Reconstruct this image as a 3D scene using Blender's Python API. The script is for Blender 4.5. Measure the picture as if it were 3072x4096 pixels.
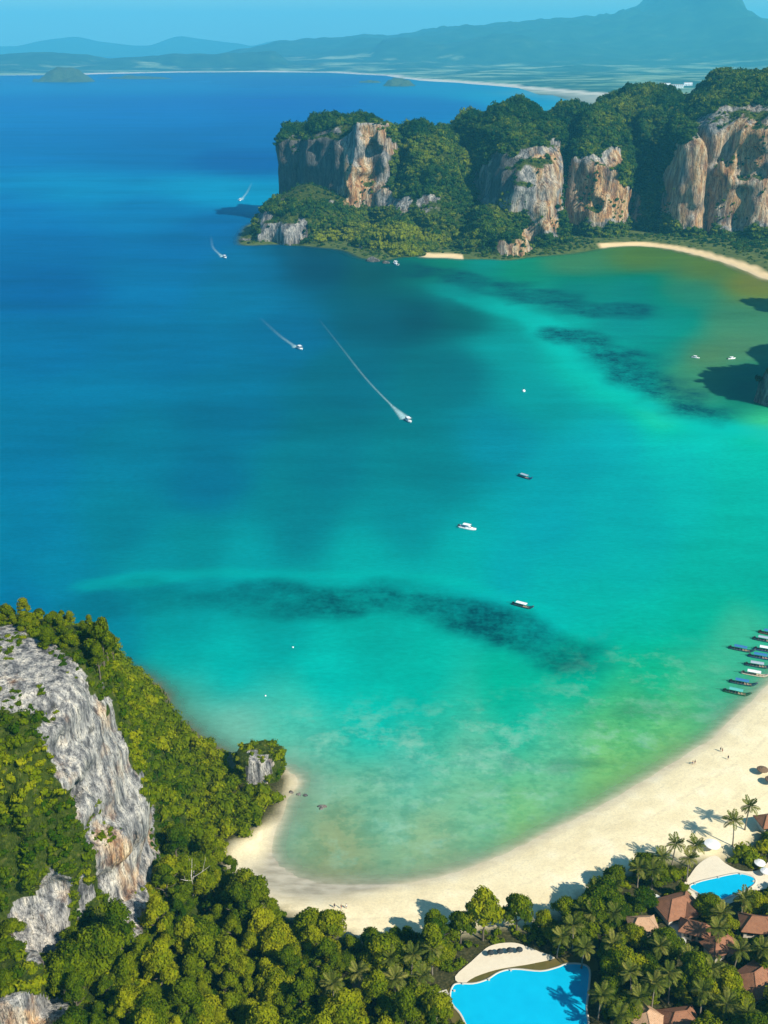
import bpy, bmesh, math, random
import numpy as np
from mathutils import Vector, Matrix, Euler

for o in list(bpy.data.objects):
    bpy.data.objects.remove(o, do_unlink=True)
SC = bpy.context.scene
COL = SC.collection
rnd = random.Random(7)
rng = np.random.default_rng(7)

# ------------------------------------------------------------------ camera
H = 235.0
F = 2048 / math.tan(math.radians(25))
P = math.atan((2048 - 170) / F)
CP, SP = math.cos(P), math.sin(P)
cam = bpy.data.cameras.new('camera')
cam.sensor_fit = 'VERTICAL'
cam.angle = math.radians(50)
cam.sensor_height = 24; cam.lens = 12 / math.tan(math.radians(25))
cam.clip_start = 1; cam.clip_end = 120000
camo = bpy.data.objects.new('camera', cam)
camo.location = (0, 0, H)
camo.rotation_euler = (math.pi / 2 - P, 0, 0)
COL.objects.link(camo)
SC.camera = camo

# ------------------------------------------------------------------ sky, sun, exposure
SUN_EL = math.radians(40)
SH = Vector((-0.74, 0.67, 0)).normalized()          # the way shadows fall on the ground
sun_from = Vector((-SH.x * math.cos(SUN_EL), -SH.y * math.cos(SUN_EL), math.sin(SUN_EL)))
W = bpy.data.worlds.new('World'); SC.world = W; W.use_nodes = True
nt = W.node_tree; nt.nodes.clear()
sky = nt.nodes.new('ShaderNodeTexSky'); sky.sky_type = 'NISHITA'; sky.sun_disc = False
sky.sun_elevation = SUN_EL
sky.sun_rotation = math.atan2(sun_from.x, sun_from.y)
sky.altitude = 200; sky.air_density = 1.0; sky.dust_density = 0.3; sky.ozone_density = 4.0
bg = nt.nodes.new('ShaderNodeBackground'); bg.inputs['Strength'].default_value = 0.072
wo = nt.nodes.new('ShaderNodeOutputWorld')
grade = nt.nodes.new('ShaderNodeMix'); grade.data_type = 'RGBA'; grade.blend_type = 'MULTIPLY'; grade.inputs[0].default_value = 1.0
grade.inputs[7].default_value = (.82, 1.14, 1.14, 1)
nt.links.new(sky.outputs[0], grade.inputs[6]); nt.links.new(grade.outputs[2], bg.inputs[0]); nt.links.new(bg.outputs[0], wo.inputs[0])
sl = bpy.data.lights.new('sun', 'SUN'); sl.energy = 4.9; sl.angle = math.radians(0.55); sl.color = (1.0, 0.93, 0.80)
so = bpy.data.objects.new('sun', sl); COL.objects.link(so)
so.rotation_euler = (-sun_from).to_track_quat('-Z', 'Y').to_euler()
so.location = (300, -300, 600)
SC.view_settings.view_transform = 'Standard'; SC.view_settings.look = 'None'
SC.view_settings.exposure = 0.62; SC.view_settings.gamma = 1.0
SC.view_settings.use_curve_mapping = False
SC.render.engine = 'CYCLES'
SC.cycles.use_denoising = True
SC.cycles.max_bounces = 6; SC.cycles.diffuse_bounces = 2; SC.cycles.glossy_bounces = 2
SC.cycles.transmission_bounces = 2; SC.cycles.transparent_max_bounces = 8; SC.cycles.volume_bounces = 1

HAZE = 7.5e-5; HAZE_GLOW = (.09, .64, 1.01)              # density of the air and the glow it gathers over a long way
# ------------------------------------------------------------------ layout helpers: where a picture point meets a height
def G(px, py, z=0.0):
    u = (px - 1536) / F; v = (2048 - py) / F
    dy = CP + v * SP; dz = -SP + v * CP
    t = (z - H) / dz
    return (u * t, dy * t)
def Gv(px, py, z=0.0):
    a = G(px, py, z); return Vector((a[0], a[1], z))
def proj(x, y, z):
    zz = z - H
    d = y * CP - zz * SP; v = y * SP + zz * CP
    return 1536 + F * x / d, 2048 - F * v / d
def XW(px, y, z=80.0):
    return (px - 1536) / F * (y * CP - (z - H) * SP)
def ZR(row, y):
    return H - y * math.tan(P + math.atan((row - 2048) / F))
def lin(c):
    c = np.asarray(c, float) / 255
    return np.where(c <= .04045, c / 12.92, ((c + .055) / 1.055) ** 2.4)
def sm(a, b, x):
    t = np.clip((x - a) / (b - a), 0, 1); return t * t * (3 - 2 * t)

# ------------------------------------------------------------------ noise
_tab = np.random.default_rng(3).random((64, 64, 64)).astype(np.float32)
def vn(x, y, z):
    x, y, z = np.broadcast_arrays(x, y, z)
    xi = np.floor(x); yi = np.floor(y); zi = np.floor(z)
    fx = x - xi; fy = y - yi; fz = z - zi
    fx = fx * fx * (3 - 2 * fx); fy = fy * fy * (3 - 2 * fy); fz = fz * fz * (3 - 2 * fz)
    x0 = xi.astype(np.int64) & 63; y0 = yi.astype(np.int64) & 63; z0 = zi.astype(np.int64) & 63
    x1 = (x0 + 1) & 63; y1 = (y0 + 1) & 63; z1 = (z0 + 1) & 63
    T = _tab
    a = T[x0, y0, z0] * (1 - fx) + T[x1, y0, z0] * fx
    b = T[x0, y1, z0] * (1 - fx) + T[x1, y1, z0] * fx
    c = T[x0, y0, z1] * (1 - fx) + T[x1, y0, z1] * fx
    d = T[x0, y1, z1] * (1 - fx) + T[x1, y1, z1] * fx
    return ((a * (1 - fy) + b * fy) * (1 - fz) + (c * (1 - fy) + d * fy) * fz) * 2 - 1
def fbm(x, y, z, n=3):
    s = 0; a = 1; t = 0
    for i in range(n):
        k = 2.03 ** i
        s = s + a * vn(x * k + 11.3 * i, y * k + 5.7 * i, z * k + 3.1 * i); t += a; a *= .5
    return s / t

def inside(poly, x, y):
    p = np.asarray(poly, float); x = np.asarray(x, float); y = np.asarray(y, float)
    r = np.zeros(x.shape, bool); j = len(p) - 1
    for i in range(len(p)):
        xi, yi = p[i]; xj, yj = p[j]
        if yi != yj:
            r ^= ((yi > y) != (yj > y)) & (x < (xj - xi) * (y - yi) / (yj - yi) + xi)
        j = i
    return r
def dist_line(pts, x, y, closed=False):
    p = np.asarray(pts, float); d = np.full(np.shape(x), 1e18)
    n = len(p)
    for i in range(n if closed else n - 1):
        a = p[i]; b = p[(i + 1) % n]; ab = b - a; L = ab @ ab + 1e-9
        t = np.clip(((x - a[0]) * ab[0] + (y - a[1]) * ab[1]) / L, 0, 1)
        d = np.minimum(d, (x - a[0] - t * ab[0]) ** 2 + (y - a[1] - t * ab[1]) ** 2)
    return np.sqrt(d)
def smooth_line(pts, k=4, closed=False):
    p = [np.asarray(q, float) for q in pts]; out = []; n = len(p)
    for i in range(n if closed else n - 1):
        p0 = p[i - 1] if (i > 0 or closed) else p[0]; p1 = p[i]; p2 = p[(i + 1) % n]
        p3 = p[(i + 2) % n] if (closed or i + 2 < n) else p2
        for j in range(k):
            t = j / k
            out.append(.5 * (2 * p1 + (p2 - p0) * t + (2 * p0 - 5 * p1 + 4 * p2 - p3) * t * t + (3 * p1 - p0 - 3 * p2 + p3) * t ** 3))
    if not closed: out.append(p[-1])
    return out

# ------------------------------------------------------------------ object helpers
def tag(o, label=None, cat=None, group=None, kind=None):
    if label: o['label'] = label
    if cat: o['category'] = cat
    if group: o['group'] = group
    if kind: o['kind'] = kind
    return o
def empty(name, loc=(0, 0, 0), rz=0.0, sc=1.0):
    o = bpy.data.objects.new(name, None); COL.objects.link(o)
    o.location = loc; o.rotation_euler = (0, 0, rz); o.scale = (sc, sc, sc)
    return o
def mesh_np(name, v, f, mat=None, attrs=None, cols=None, smooth=False):
    """f: (n,3) or (n,4) int array, or list of arrays"""
    me = bpy.data.meshes.new(name)
    v = np.asarray(v, np.float32)
    fs = f if isinstance(f, list) else [f]
    fs = [np.asarray(a, np.int32) for a in fs if len(a)]
    me.vertices.add(len(v)); me.vertices.foreach_set('co', v.ravel())
    idx = np.concatenate([a.ravel() for a in fs])
    tot = np.concatenate([np.full(len(a), a.shape[1], np.int32) for a in fs])
    st = np.concatenate([[0], np.cumsum(tot)[:-1]]).astype(np.int32)
    me.loops.add(len(idx)); me.loops.foreach_set('vertex_index', idx)
    me.polygons.add(len(tot)); me.polygons.foreach_set('loop_start', st)
    try: me.polygons.foreach_set('loop_total', tot)
    except Exception: pass
    if smooth: me.polygons.foreach_set('use_smooth', np.ones(len(tot), bool))
    for k, a in (attrs or {}).items():
        at = me.attributes.new(k, 'FLOAT', 'POINT'); at.data.foreach_set('value', np.asarray(a, np.float32))
    for k, a in (cols or {}).items():
        at = me.attributes.new(k, 'FLOAT_COLOR', 'POINT')
        a = np.asarray(a, np.float32)
        at.data.foreach_set('color', np.concatenate([a, np.ones((len(a), 1), np.float32)], 1).ravel())
    me.update(calc_edges=True); me.validate()
    if mat: me.materials.append(mat)
    return me
def obj(name, me, parent=None, loc=None, rot=None, scale=None):
    o = bpy.data.objects.new(name, me); COL.objects.link(o)
    if parent: o.parent = parent
    if loc is not None: o.location = loc
    if rot is not None: o.rotation_euler = rot
    if scale is not None: o.scale = scale
    return o
class MB:
    def __init__(s): s.v = []; s.f = []
    def add(s, vs, fs):
        n = len(s.v); s.v += [tuple(q) for q in vs]; s.f += [tuple(i + n for i in q) for q in fs]; return s
    def box(s, c, d, rz=0.0, taper=1.0):
        hx, hy, hz = d[0] / 2, d[1] / 2, d[2] / 2; q = []
        for sz, k in ((-1, 1.0), (1, taper)):
            for sx, sy in ((-1, -1), (1, -1), (1, 1), (-1, 1)):
                x = sx * hx * k; y = sy * hy * k
                q.append((c[0] + x * math.cos(rz) - y * math.sin(rz), c[1] + x * math.sin(rz) + y * math.cos(rz), c[2] + sz * hz))
        return s.add(q, [(3, 2, 1, 0), (4, 5, 6, 7), (0, 1, 5, 4), (1, 2, 6, 5), (2, 3, 7, 6), (3, 0, 4, 7)])
    def tube(s, pts, rad, n=6, cap=True):
        pts = [Vector(p) for p in pts]; rings = []
        for i, p in enumerate(pts):
            d = (pts[min(i + 1, len(pts) - 1)] - pts[max(i - 1, 0)]).normalized()
            a = Vector((0, 0, 1)) if abs(d.z) < .9 else Vector((1, 0, 0))
            u = d.cross(a).normalized(); w = d.cross(u)
            r = rad[i] if hasattr(rad, '__len__') else rad
            rings.append([p + (u * math.cos(2 * math.pi * k / n) + w * math.sin(2 * math.pi * k / n)) * r for k in range(n)])
        vs = [q for r in rings for q in r]; fs = []
        for i in range(len(rings) - 1):
            for k in range(n):
                fs.append((i * n + k, i * n + (k + 1) % n, (i + 1) * n + (k + 1) % n, (i + 1) * n + k))
        if cap:
            fs.append(tuple(range(n))[::-1]); fs.append(tuple((len(rings) - 1) * n + k for k in range(n)))
        return s.add(vs, fs)
    def me(s, name, mat, smooth=False):
        m = bpy.data.meshes.new(name); m.from_pydata(s.v, [], s.f); m.update()
        m.materials.append(mat)
        if smooth:
            m.polygons.foreach_set('use_smooth', np.ones(len(m.polygons), bool))
        return m
    def build(s, name, mat, parent=None, smooth=False, loc=None, rot=None):
        return obj(name, s.me(name, mat, smooth), parent, loc, rot)
def copy_tree(o, parent=None):
    c = o.copy(); COL.objects.link(c); c.parent = parent
    for ch in o.children: copy_tree(ch, c)
    return c

# ------------------------------------------------------------------ materials
class NT:
    def __init__(s, name):
        s.m = bpy.data.materials.new(name); s.m.use_nodes = True; s.t = s.m.node_tree; s.t.nodes.clear()
        s.out = s.n('ShaderNodeOutputMaterial')
    def n(s, ty, **k):
        q = s.t.nodes.new(ty)
        for a, b in k.items():
            if a.startswith('_'): q.inputs[a[1:].replace('_', ' ')].default_value = b
            else: setattr(q, a, b)
        return q
    def l(s, a, b): s.t.links.new(a, b)
    def pos(s, scale=(1, 1, 1)):
        g = s.n('ShaderNodeNewGeometry'); m = s.n('ShaderNodeMapping'); m.inputs['Scale'].default_value = scale
        s.l(g.outputs['Position'], m.inputs['Vector']); return m.outputs[0]
    def opos(s, scale=(1, 1, 1)):
        g = s.n('ShaderNodeTexCoord'); m = s.n('ShaderNodeMapping'); m.inputs['Scale'].default_value = scale
        s.l(g.outputs['Object'], m.inputs['Vector']); return m.outputs[0]
    def noise(s, vec, sc, det=4, rough=.55):
        q = s.n('ShaderNodeTexNoise'); q.inputs['Scale'].default_value = sc; q.inputs['Detail'].default_value = det
        q.inputs['Roughness'].default_value = rough; s.l(vec, q.inputs['Vector']); return q.outputs['Fac']
    def ramp(s, fac, stops):
        r = s.n('ShaderNodeValToRGB'); e = r.color_ramp.elements
        while len(e) < len(stops): e.new(.5)
        for q, (p, c) in zip(e, stops):
            q.position = p; q.color = (c, c, c, 1) if not hasattr(c, '__len__') else (*c, 1)
        s.l(fac, r.inputs[0]); return r.outputs[0]
    def mix(s, fac, a, b, blend='MIX'):
        q = s.n('ShaderNodeMix', data_type='RGBA', blend_type=blend)
        for i, v in ((0, fac), (6, a), (7, b)):
            if hasattr(v, 'is_linked'): s.l(v, q.inputs[i])
            elif hasattr(v, '__len__'): q.inputs[i].default_value = (*v, 1)
            else: q.inputs[i].default_value = v
        return q.outputs[2]
    def math(s, op, a, b=0.0, clamp=False):
        q = s.n('ShaderNodeMath', operation=op, use_clamp=clamp)
        for i, v in ((0, a), (1, b)):
            if hasattr(v, 'is_linked'): s.l(v, q.inputs[i])
            else: q.inputs[i].default_value = v
        return q.outputs[0]
    def attr(s, name, out='Fac'):
        q = s.n('ShaderNodeAttribute', attribute_name=name); return q.outputs[out]
    def bump(s, h, strength=.5, dist=1.0):
        q = s.n('ShaderNodeBump'); q.inputs['Strength'].default_value = strength; q.inputs['Distance'].default_value = dist
        s.l(h, q.inputs['Height']); return q.outputs[0]
    def surf(s, col, rough=.9, spec=.2, normal=None, alpha=None):
        b = s.n('ShaderNodeBsdfPrincipled')
        for k, v in (('Base Color', col), ('Roughness', rough), ('Specular IOR Level', spec), ('Normal', normal), ('Alpha', alpha)):
            if v is None: continue
            if hasattr(v, 'is_linked'): s.l(v, b.inputs[k])
            elif hasattr(v, '__len__'): b.inputs[k].default_value = (*v, 1)
            else: b.inputs[k].default_value = v
        s.l(b.outputs[0], s.out.inputs[0]); s.b = b; return s.m

def plain(name, col, rough=.7, spec=.3, var=.25, sc=3.0):
    t = NT(name); v = t.noise(t.opos(), sc, 3)
    c = t.mix(t.math('MULTIPLY', v, 1.0), [max(0, q * (1 - var)) for q in col], [min(1, q * (1 + var)) for q in col])
    return t.surf(c, rough, spec)
M = {}
def leafmat(name, dark, mid, light, trans=.22):
    t = NT(name); a = t.attr('tint'); oi = t.n('ShaderNodeObjectInfo')
    r = t.math('MULTIPLY', t.math('SUBTRACT', oi.outputs['Random'], .5), .55)
    big = t.math('MULTIPLY', t.math('SUBTRACT', t.noise(t.pos(), .03, 2), .5), .9)
    f = t.math('ADD', t.math('ADD', a, r), big)
    c = t.ramp(f, [(0.0, dark), (.5, mid), (1.0, light)])
    d = t.n('ShaderNodeBsdfDiffuse'); tr = t.n('ShaderNodeBsdfTranslucent'); mx = t.n('ShaderNodeMixShader'); mx.inputs[0].default_value = trans
    t.l(c, d.inputs[0]); t.l(c, tr.inputs[0]); t.l(d.outputs[0], mx.inputs[1]); t.l(tr.outputs[0], mx.inputs[2]); t.l(mx.outputs[0], t.out.inputs[0])
    return t.m
M['leaf'] = leafmat('leaf', (.030, .078, .002), (.145, .195, .003), (.34, .34, .008), .38)
M['leaf_far'] = leafmat('leaf_far', (.005, .032, .012), (.036, .085, .010), (.17, .20, .010), .18)
M['palm_leaf'] = leafmat('palm_leaf', (.04, .07, .006), (.11, .135, .018), (.28, .25, .06))
def barkmat(name, a, b):
    t = NT(name); v = t.noise(t.opos((1, 1, .25)), 6, 3); return t.surf(t.mix(v, a, b), .9, .1, t.bump(v, .4, .05))
M['bark'] = barkmat('bark', (.06, .045, .03), (.2, .17, .13))
M['palm_bark'] = barkmat('palm_bark', (.12, .10, .07), (.33, .29, .22))
M['dead_bark'] = barkmat('dead_bark', (.35, .32, .27), (.62, .58, .5))

def rockmat(name, s, dim=1.0):
    t = NT(name)
    st = t.noise(t.pos((1, 1, .16)), .55 * s, 6, .62)            # vertical drip streaks
    pt = t.noise(t.pos((1, 1, .5)), .13 * s, 5, .6)              # broad stain patches
    gr = t.noise(t.pos((1, 1, .3)), 2.2 * s, 5, .6)
    base = t.ramp(st, [(.30, (.035, .038, .045)), (.42, (.17, .175, .185)), (.54, (.40, .395, .38)), (.68, (.66, .62, .54))])
    warm = t.ramp(st, [(.28, (.06, .04, .03)), (.40, (.36, .17, .07)), (.52, (.62, .40, .20)), (.70, (.80, .68, .48))])
    wf = t.math('ADD', t.math('MULTIPLY', t.math('SUBTRACT', pt, .52), 4.0), t.attr('warm'), True)
    c = t.mix(wf, base, warm)
    ck = t.noise(t.pos((1, 1, .10)), 1.3 * s, 3, .5)                # dark upright cracks
    c = t.mix(t.ramp(t.math('ABSOLUTE', t.math('SUBTRACT', ck, .5)), [(.0, .85), (.035, 0.0)]), c, (.045, .045, .05))
    pk = t.noise(t.pos((1, 1, .8)), .45 * s, 4, .6)                 # pockets and solution holes
    c = t.mix(t.ramp(pk, [(.60, 0.0), (.70, .8)]), c, (.06, .06, .055))
    c = t.mix(t.attr('stain_shade'), c, t.mix(st, (.02, .024, .03), (.17, .17, .16)))
    c = t.mix(t.ramp(gr, [(.3, .55), (.6, 1.0)]), c, c) if False else t.mix(.5, c, t.mix(1.0, c, t.ramp(gr, [(.32, .35), (.6, 1.15)]), 'MULTIPLY'))
    c = t.mix(1.0, c, (dim, dim * .97, dim * .93), 'MULTIPLY')
    # moss and low scrub where the attribute says vegetation grows
    mg = t.noise(t.pos(), .8 * s, 4)
    green = t.ramp(mg, [(.3, (.02, .04, .004)), (.55, (.055, .08, .008)), (.75, (.13, .13, .03))])
    vf = t.math('MULTIPLY', t.math('SUBTRACT', t.math('ADD', t.attr('veg'), t.math('MULTIPLY', t.math('SUBTRACT', gr, .5), .8)), .35), 4.0, True)
    c = t.mix(vf, c, green)
    hb = t.math('ADD', st, t.math('MULTIPLY', gr, .5))
    return t.surf(c, .95, .1, t.bump(hb, 1.0, 1.6 / s))
M['rock'] = rockmat('limestone', 1.0, 1.1)
M['rock_far'] = rockmat('limestone_far', .34, .82)

def groundmat():
    t = NT('shore_ground'); p = t.pos()
    n1 = t.noise(p, .12, 5); n2 = t.noise(p, 1.5, 4); n3 = t.noise(t.pos((.35, 1, 1)), .5, 4)
    sand = t.ramp(n1, [(.3, (.74, .615, .37)), (.55, (.84, .715, .45)), (.75, (.87, .775, .54))])
    sand = t.mix(t.ramp(n2, [(.35, .25), (.6, 0.0)]), sand, (.42, .35, .24))
    ln = t.n('ShaderNodeCombineXYZ'); t.l(t.math('MULTIPLY', t.attr('inland'), .55), ln.inputs[0]); t.l(t.math('MULTIPLY', n1, 6.0), ln.inputs[1])
    wr = t.noise(ln.outputs[0], 1.0, 4, .7)                        # tide lines that run along the shore
    sand = t.mix(t.ramp(wr, [(.52, 0.0), (.68, .26)]), sand, (.45, .37, .25))
    sand = t.mix(t.ramp(t.noise(p, .9, 6, .75), [(.54, 0.0), (.70, .30)]), sand, (.42, .35, .25))
    wet = t.ramp(n3, [(.35, (.30, .27, .20)), (.65, (.44, .40, .31))])
    sand = t.mix(t.attr('golden'), sand, (.72, .50, .25))
    sand = t.mix(t.attr('wet'), sand, wet)
    floor = t.ramp(n2, [(.3, (.02, .022, .008)), (.55, (.05, .05, .016)), (.75, (.12, .10, .05))])
    floor = t.mix(t.attr('golden'), floor, t.ramp(n1, [(.3, (.03, .07, .01)), (.7, (.13, .16, .03))]))
    c = t.mix(t.attr('forest'), sand, floor)
    return t.surf(c, .92, .15, t.bump(n2, .3, .15))
M['ground'] = groundmat()
def seamat():
    t = NT('sea_water')
    c = t.n('ShaderNodeAttribute', attribute_name='water').outputs['Color']
    p = t.pos(); ps = t.pos((.35, 1, 1))
    big = t.noise(t.pos((.25, 1, 1)), .012, 5, .6)
    mid = t.noise(ps, .08, 4, .6)
    c = t.mix(t.math('MULTIPLY', t.attr('streak'), .9), c, t.mix(1.0, c, t.ramp(big, [(.3, .80), (.5, 1.0), (.7, 1.16)]), 'MULTIPLY'))
    c = t.mix(1.0, c, t.ramp(mid, [(.3, .93), (.5, 1.0), (.7, 1.07)]), 'MULTIPLY')
    wv0 = t.noise(t.pos((.5, 1, 1)), .03, 4, .6)
    fine = t.noise(t.pos((.5, 1, 1)), .5, 4, .7)
    c = t.mix(1.0, c, t.ramp(fine, [(.3, .89), (.7, 1.10)]), 'MULTIPLY')  # ripple glints painted as lighter and darker flecks of water colour
    c = t.mix(t.math('MULTIPLY', t.attr('bar'), t.ramp(wv0, [(.3, .45), (.6, .85)])), c, (.0, .385, .315))
    # pale sand showing between the weed
    sp = t.noise(p, .06, 6, .7)
    c = t.mix(t.math('MULTIPLY', t.ramp(sp, [(.50, 0.0), (.64, .55)]), t.attr('weed')), c, (.25, .46, .34))
    # weed and coral heads scattered over the shallow bed
    wd = t.noise(p, .11, 6, .65); wd2 = t.noise(p, .45, 4, .6)
    wm = t.math('MULTIPLY', t.ramp(t.math('ADD', wd, t.math('MULTIPLY', t.math('SUBTRACT', wd2, .5), .5)), [(.46, 0.0), (.60, 1.0)]), t.attr('weed'))
    c = t.mix(wm, c, t.mix(1.0, c, (.64, .84, .86), 'MULTIPLY'))
    gm = t.ramp(t.math('ADD', t.math('MULTIPLY', t.math('ADD', wd, t.noise(p, .035, 4, .6)), .5), t.math('MULTIPLY', t.math('SUBTRACT', wd2, .5), .3)), [(.38, 1.0), (.62, .40)])
    c = t.mix(t.math('MULTIPLY', t.attr('grass'), gm), c, (.0, .048, .060))
    wv = t.noise(ps, .35, 4, .6); wv2 = t.noise(ps, .05, 3)
    hgt = t.math('ADD', wv, t.math('MULTIPLY', wv2, 3.0))
    d = t.n('ShaderNodeBsdfDiffuse'); t.l(c, d.inputs[0])
    g = t.n('ShaderNodeBsdfGlossy'); g.inputs['Roughness'].default_value = .25; t.l(t.bump(hgt, .5, .8), g.inputs['Normal'])
    g.inputs[0].default_value = (.10, .70, .95, 1)
    fr = t.n('ShaderNodeFresnel'); fr.inputs[0].default_value = 1.2
    mx = t.n('ShaderNodeMixShader'); t.l(t.math('MULTIPLY', fr.outputs[0], .35), mx.inputs[0])
    t.l(d.outputs[0], mx.inputs[1]); t.l(g.outputs[0], mx.inputs[2])
    tr = t.n('ShaderNodeBsdfTransparent'); m2 = t.n('ShaderNodeMixShader')
    t.l(t.attr('opac'), m2.inputs[0]); t.l(tr.outputs[0], m2.inputs[1]); t.l(mx.outputs[0], m2.inputs[2])
    t.l(m2.outputs[0], t.out.inputs[0]); return t.m
M['sea'] = seamat()

# ------------------------------------------------------------------ land outlines (metres, camera stands over 0,0)
near_px = [(3300, 2480), (3180, 2630), (3072, 2745), (2940, 2868), (2850, 2955), (2770, 3005), (2700, 3050), (2593, 3115), (2407, 3225), (2222, 3318),
           (2037, 3410), (1852, 3484), (1667, 3530), (1482, 3545), (1296, 3540), (1160, 3500), (1085, 3430), (1085, 3360), (1120, 3270), (1150, 3190), (1190, 3120)]
near_shore = [G(*q) for q in near_px] + [(-40, 322), (-52, 326), (-60, 332), (-67, 338), (-73, 345), (-80, 353), (-84, 364), (-90, 374), (-101, 384), (-118, 391), (-150, 398), (-190, 404), (-260, 410), (-400, 410)]
near_shore = [tuple(q) for q in smooth_line(near_shore, 3)]
near_land = near_shore + [(-400, 60), (400, 60), (400, 420)]
head_px = [(965, 975), (1010, 980), (1130, 975), (1250, 985), (1380, 1000), (1450, 1030), (1540, 1040), (1640, 1015), (1700, 1028), (1790, 1030), (1850, 1035), (1960, 1035), (2040, 1038), (2130, 1025), (2290, 1012), (2430, 988), (2560, 983), (2680, 995), (2800, 1022), (2930, 1060), (3072, 1118)]
head_shore = [(-188, 1470)] + [G(*q) for q in head_px] + [(450, 1130), (480, 1080), (470, 1040), (400, 1000)]
head_shore = [tuple(q) for q in smooth_line(head_shore, 3)]
head_land = head_shore + [(900, 900), (900, 2000), (300, 1900), (-60, 1720), (-170, 1650), (-190, 1560)]
mass_land = [(330, 700), (345, 640), (400, 600), (480, 600), (620, 700), (900, 800), (900, 1000), (430, 1010), (420, 930), (370, 850), (345, 780)]

def sdf(x, y):
    s = np.full(x.shape, -1e9)
    for poly in (near_land, head_land, mass_land):
        d = dist_line(poly, x, y, True); s = np.maximum(s, np.where(inside(poly, x, y), d, -d))
    return s
forest_px = [(560, 3000), (900, 3430), (960, 3500), (1050, 3590), (1230, 3650), (1350, 3700), (1480, 3740), (1600, 3725), (1800, 3720), (1870, 3710), (1950, 3690), (2100, 3670), (2250, 3620), (2330, 3560), (2420, 3500), (2560, 3430), (2680, 3400), (2780, 3420), (2850, 3440), (2950, 3380), (3080, 3290), (3300, 3150)]
forest_edge = [G(q[0], q[1] + 25, 2) for q in forest_px]
forest_poly = [(-400, 430), (-92, 368), (-82, 356), (-68, 338), (-58, 331)] + [(-44, 324), (-34, 314), (-33, 303), (-36, 293), (-43, 283), (-50, 275)] + forest_edge[1:] + [(400, 300), (400, 60), (-400, 60)]
def ground_z(x, y, s=None):
    x = np.asarray(x, float); y = np.asarray(y, float)
    if s is None: s = sdf(x, y)
    off = np.maximum(-s, 0)
    z = np.where(s > 0, 2.9 * (1 - np.exp(-s / 17.0)), -np.minimum(.045 * off + .0006 * off ** 2, 7))
    return z + .12 * vn(x * .12, y * .12, 0.5) * (s > 1)
def gz1(x, y):
    return float(ground_z(np.array([x]), np.array([y]))[0])

def axis(dense, lo, hi, grow=1.35):
    a = []
    for p, q, st in dense: a += list(np.arange(p, q, st))
    st = dense[-1][2]; v = dense[-1][1]
    while v < hi: a.append(v); st *= grow; v += st
    a.append(hi)
    st = dense[0][2]; v = dense[0][0] - st
    pre = []
    while v > lo: pre.append(v); st *= grow; v -= st
    pre.append(lo)
    return np.array(pre[::-1] + a)
def grid_faces(nx, ny):
    i = np.arange(nx - 1)[None, :] + nx * np.arange(ny - 1)[:, None]
    return np.stack([i, i + 1, i + nx + 1, i + nx], -1).reshape(-1, 4)

# shore ground: one sheet under the sea and up on to the land, cut into sea bed, beach and forest floor
gx = axis([(-210, 210, 2.5), (210, 760, 7)], -16000, 16000); gy = axis([(190, 450, 2.5), (450, 980, 20), (980, 1720, 7)], 20, 33000)
X, Y = np.meshgrid(gx, gy); X = X.ravel(); Y = Y.ravel()
S = sdf(X, Y)
Z = ground_z(X, Y, S)
f_near = np.where(Y < 600, np.clip(.5 + np.where(inside(forest_poly, X, Y), 1, -1) * dist_line(forest_poly, X, Y, True) / 5.0 + .3 * vn(X * .2, Y * .2, 0), 0, 1), np.where((X > 268) | ((X > 28) & (X < 95) & (Y < 1420)), np.clip((S - 13) / 7 + .4 * vn(X * .04, Y * .04, 3), 0, 1), 1.0))
f_near = np.where((X < -45) & (Y > 312) & (Y < 600), .85, f_near)
wet = np.clip(1 - (S + 3) / 7.0, 0, 1)
cove = np.clip(1 - np.hypot((X + 24) / 30, (Y - 264) / 15), 0, 1)
wet = np.clip(wet + 1.8 * cove, 0, 1) * np.where(Y < 600, 1, .6)
fc = grid_faces(len(gx), len(gy))
cs = S[fc].mean(1); cf = f_near[fc].mean(1)
def sub(name, mask):
    ff = fc[mask]; u, inv = np.unique(ff, return_inverse=True)
    me = mesh_np(name, np.stack([X[u], Y[u], Z[u]], 1), inv.reshape(-1, 4), M['ground'], {'forest': f_near[u], 'wet': wet[u], 'inland': S[u], 'golden': .75 * (Y[u] > 700)}, smooth=True)
    return tag(obj(name, me), kind='structure')
sub('sea_bed', cs <= 0); sub('beach', (cs > 0) & (cf < .5)); sub('ground', (cs > 0) & (cf >= .5))

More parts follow.
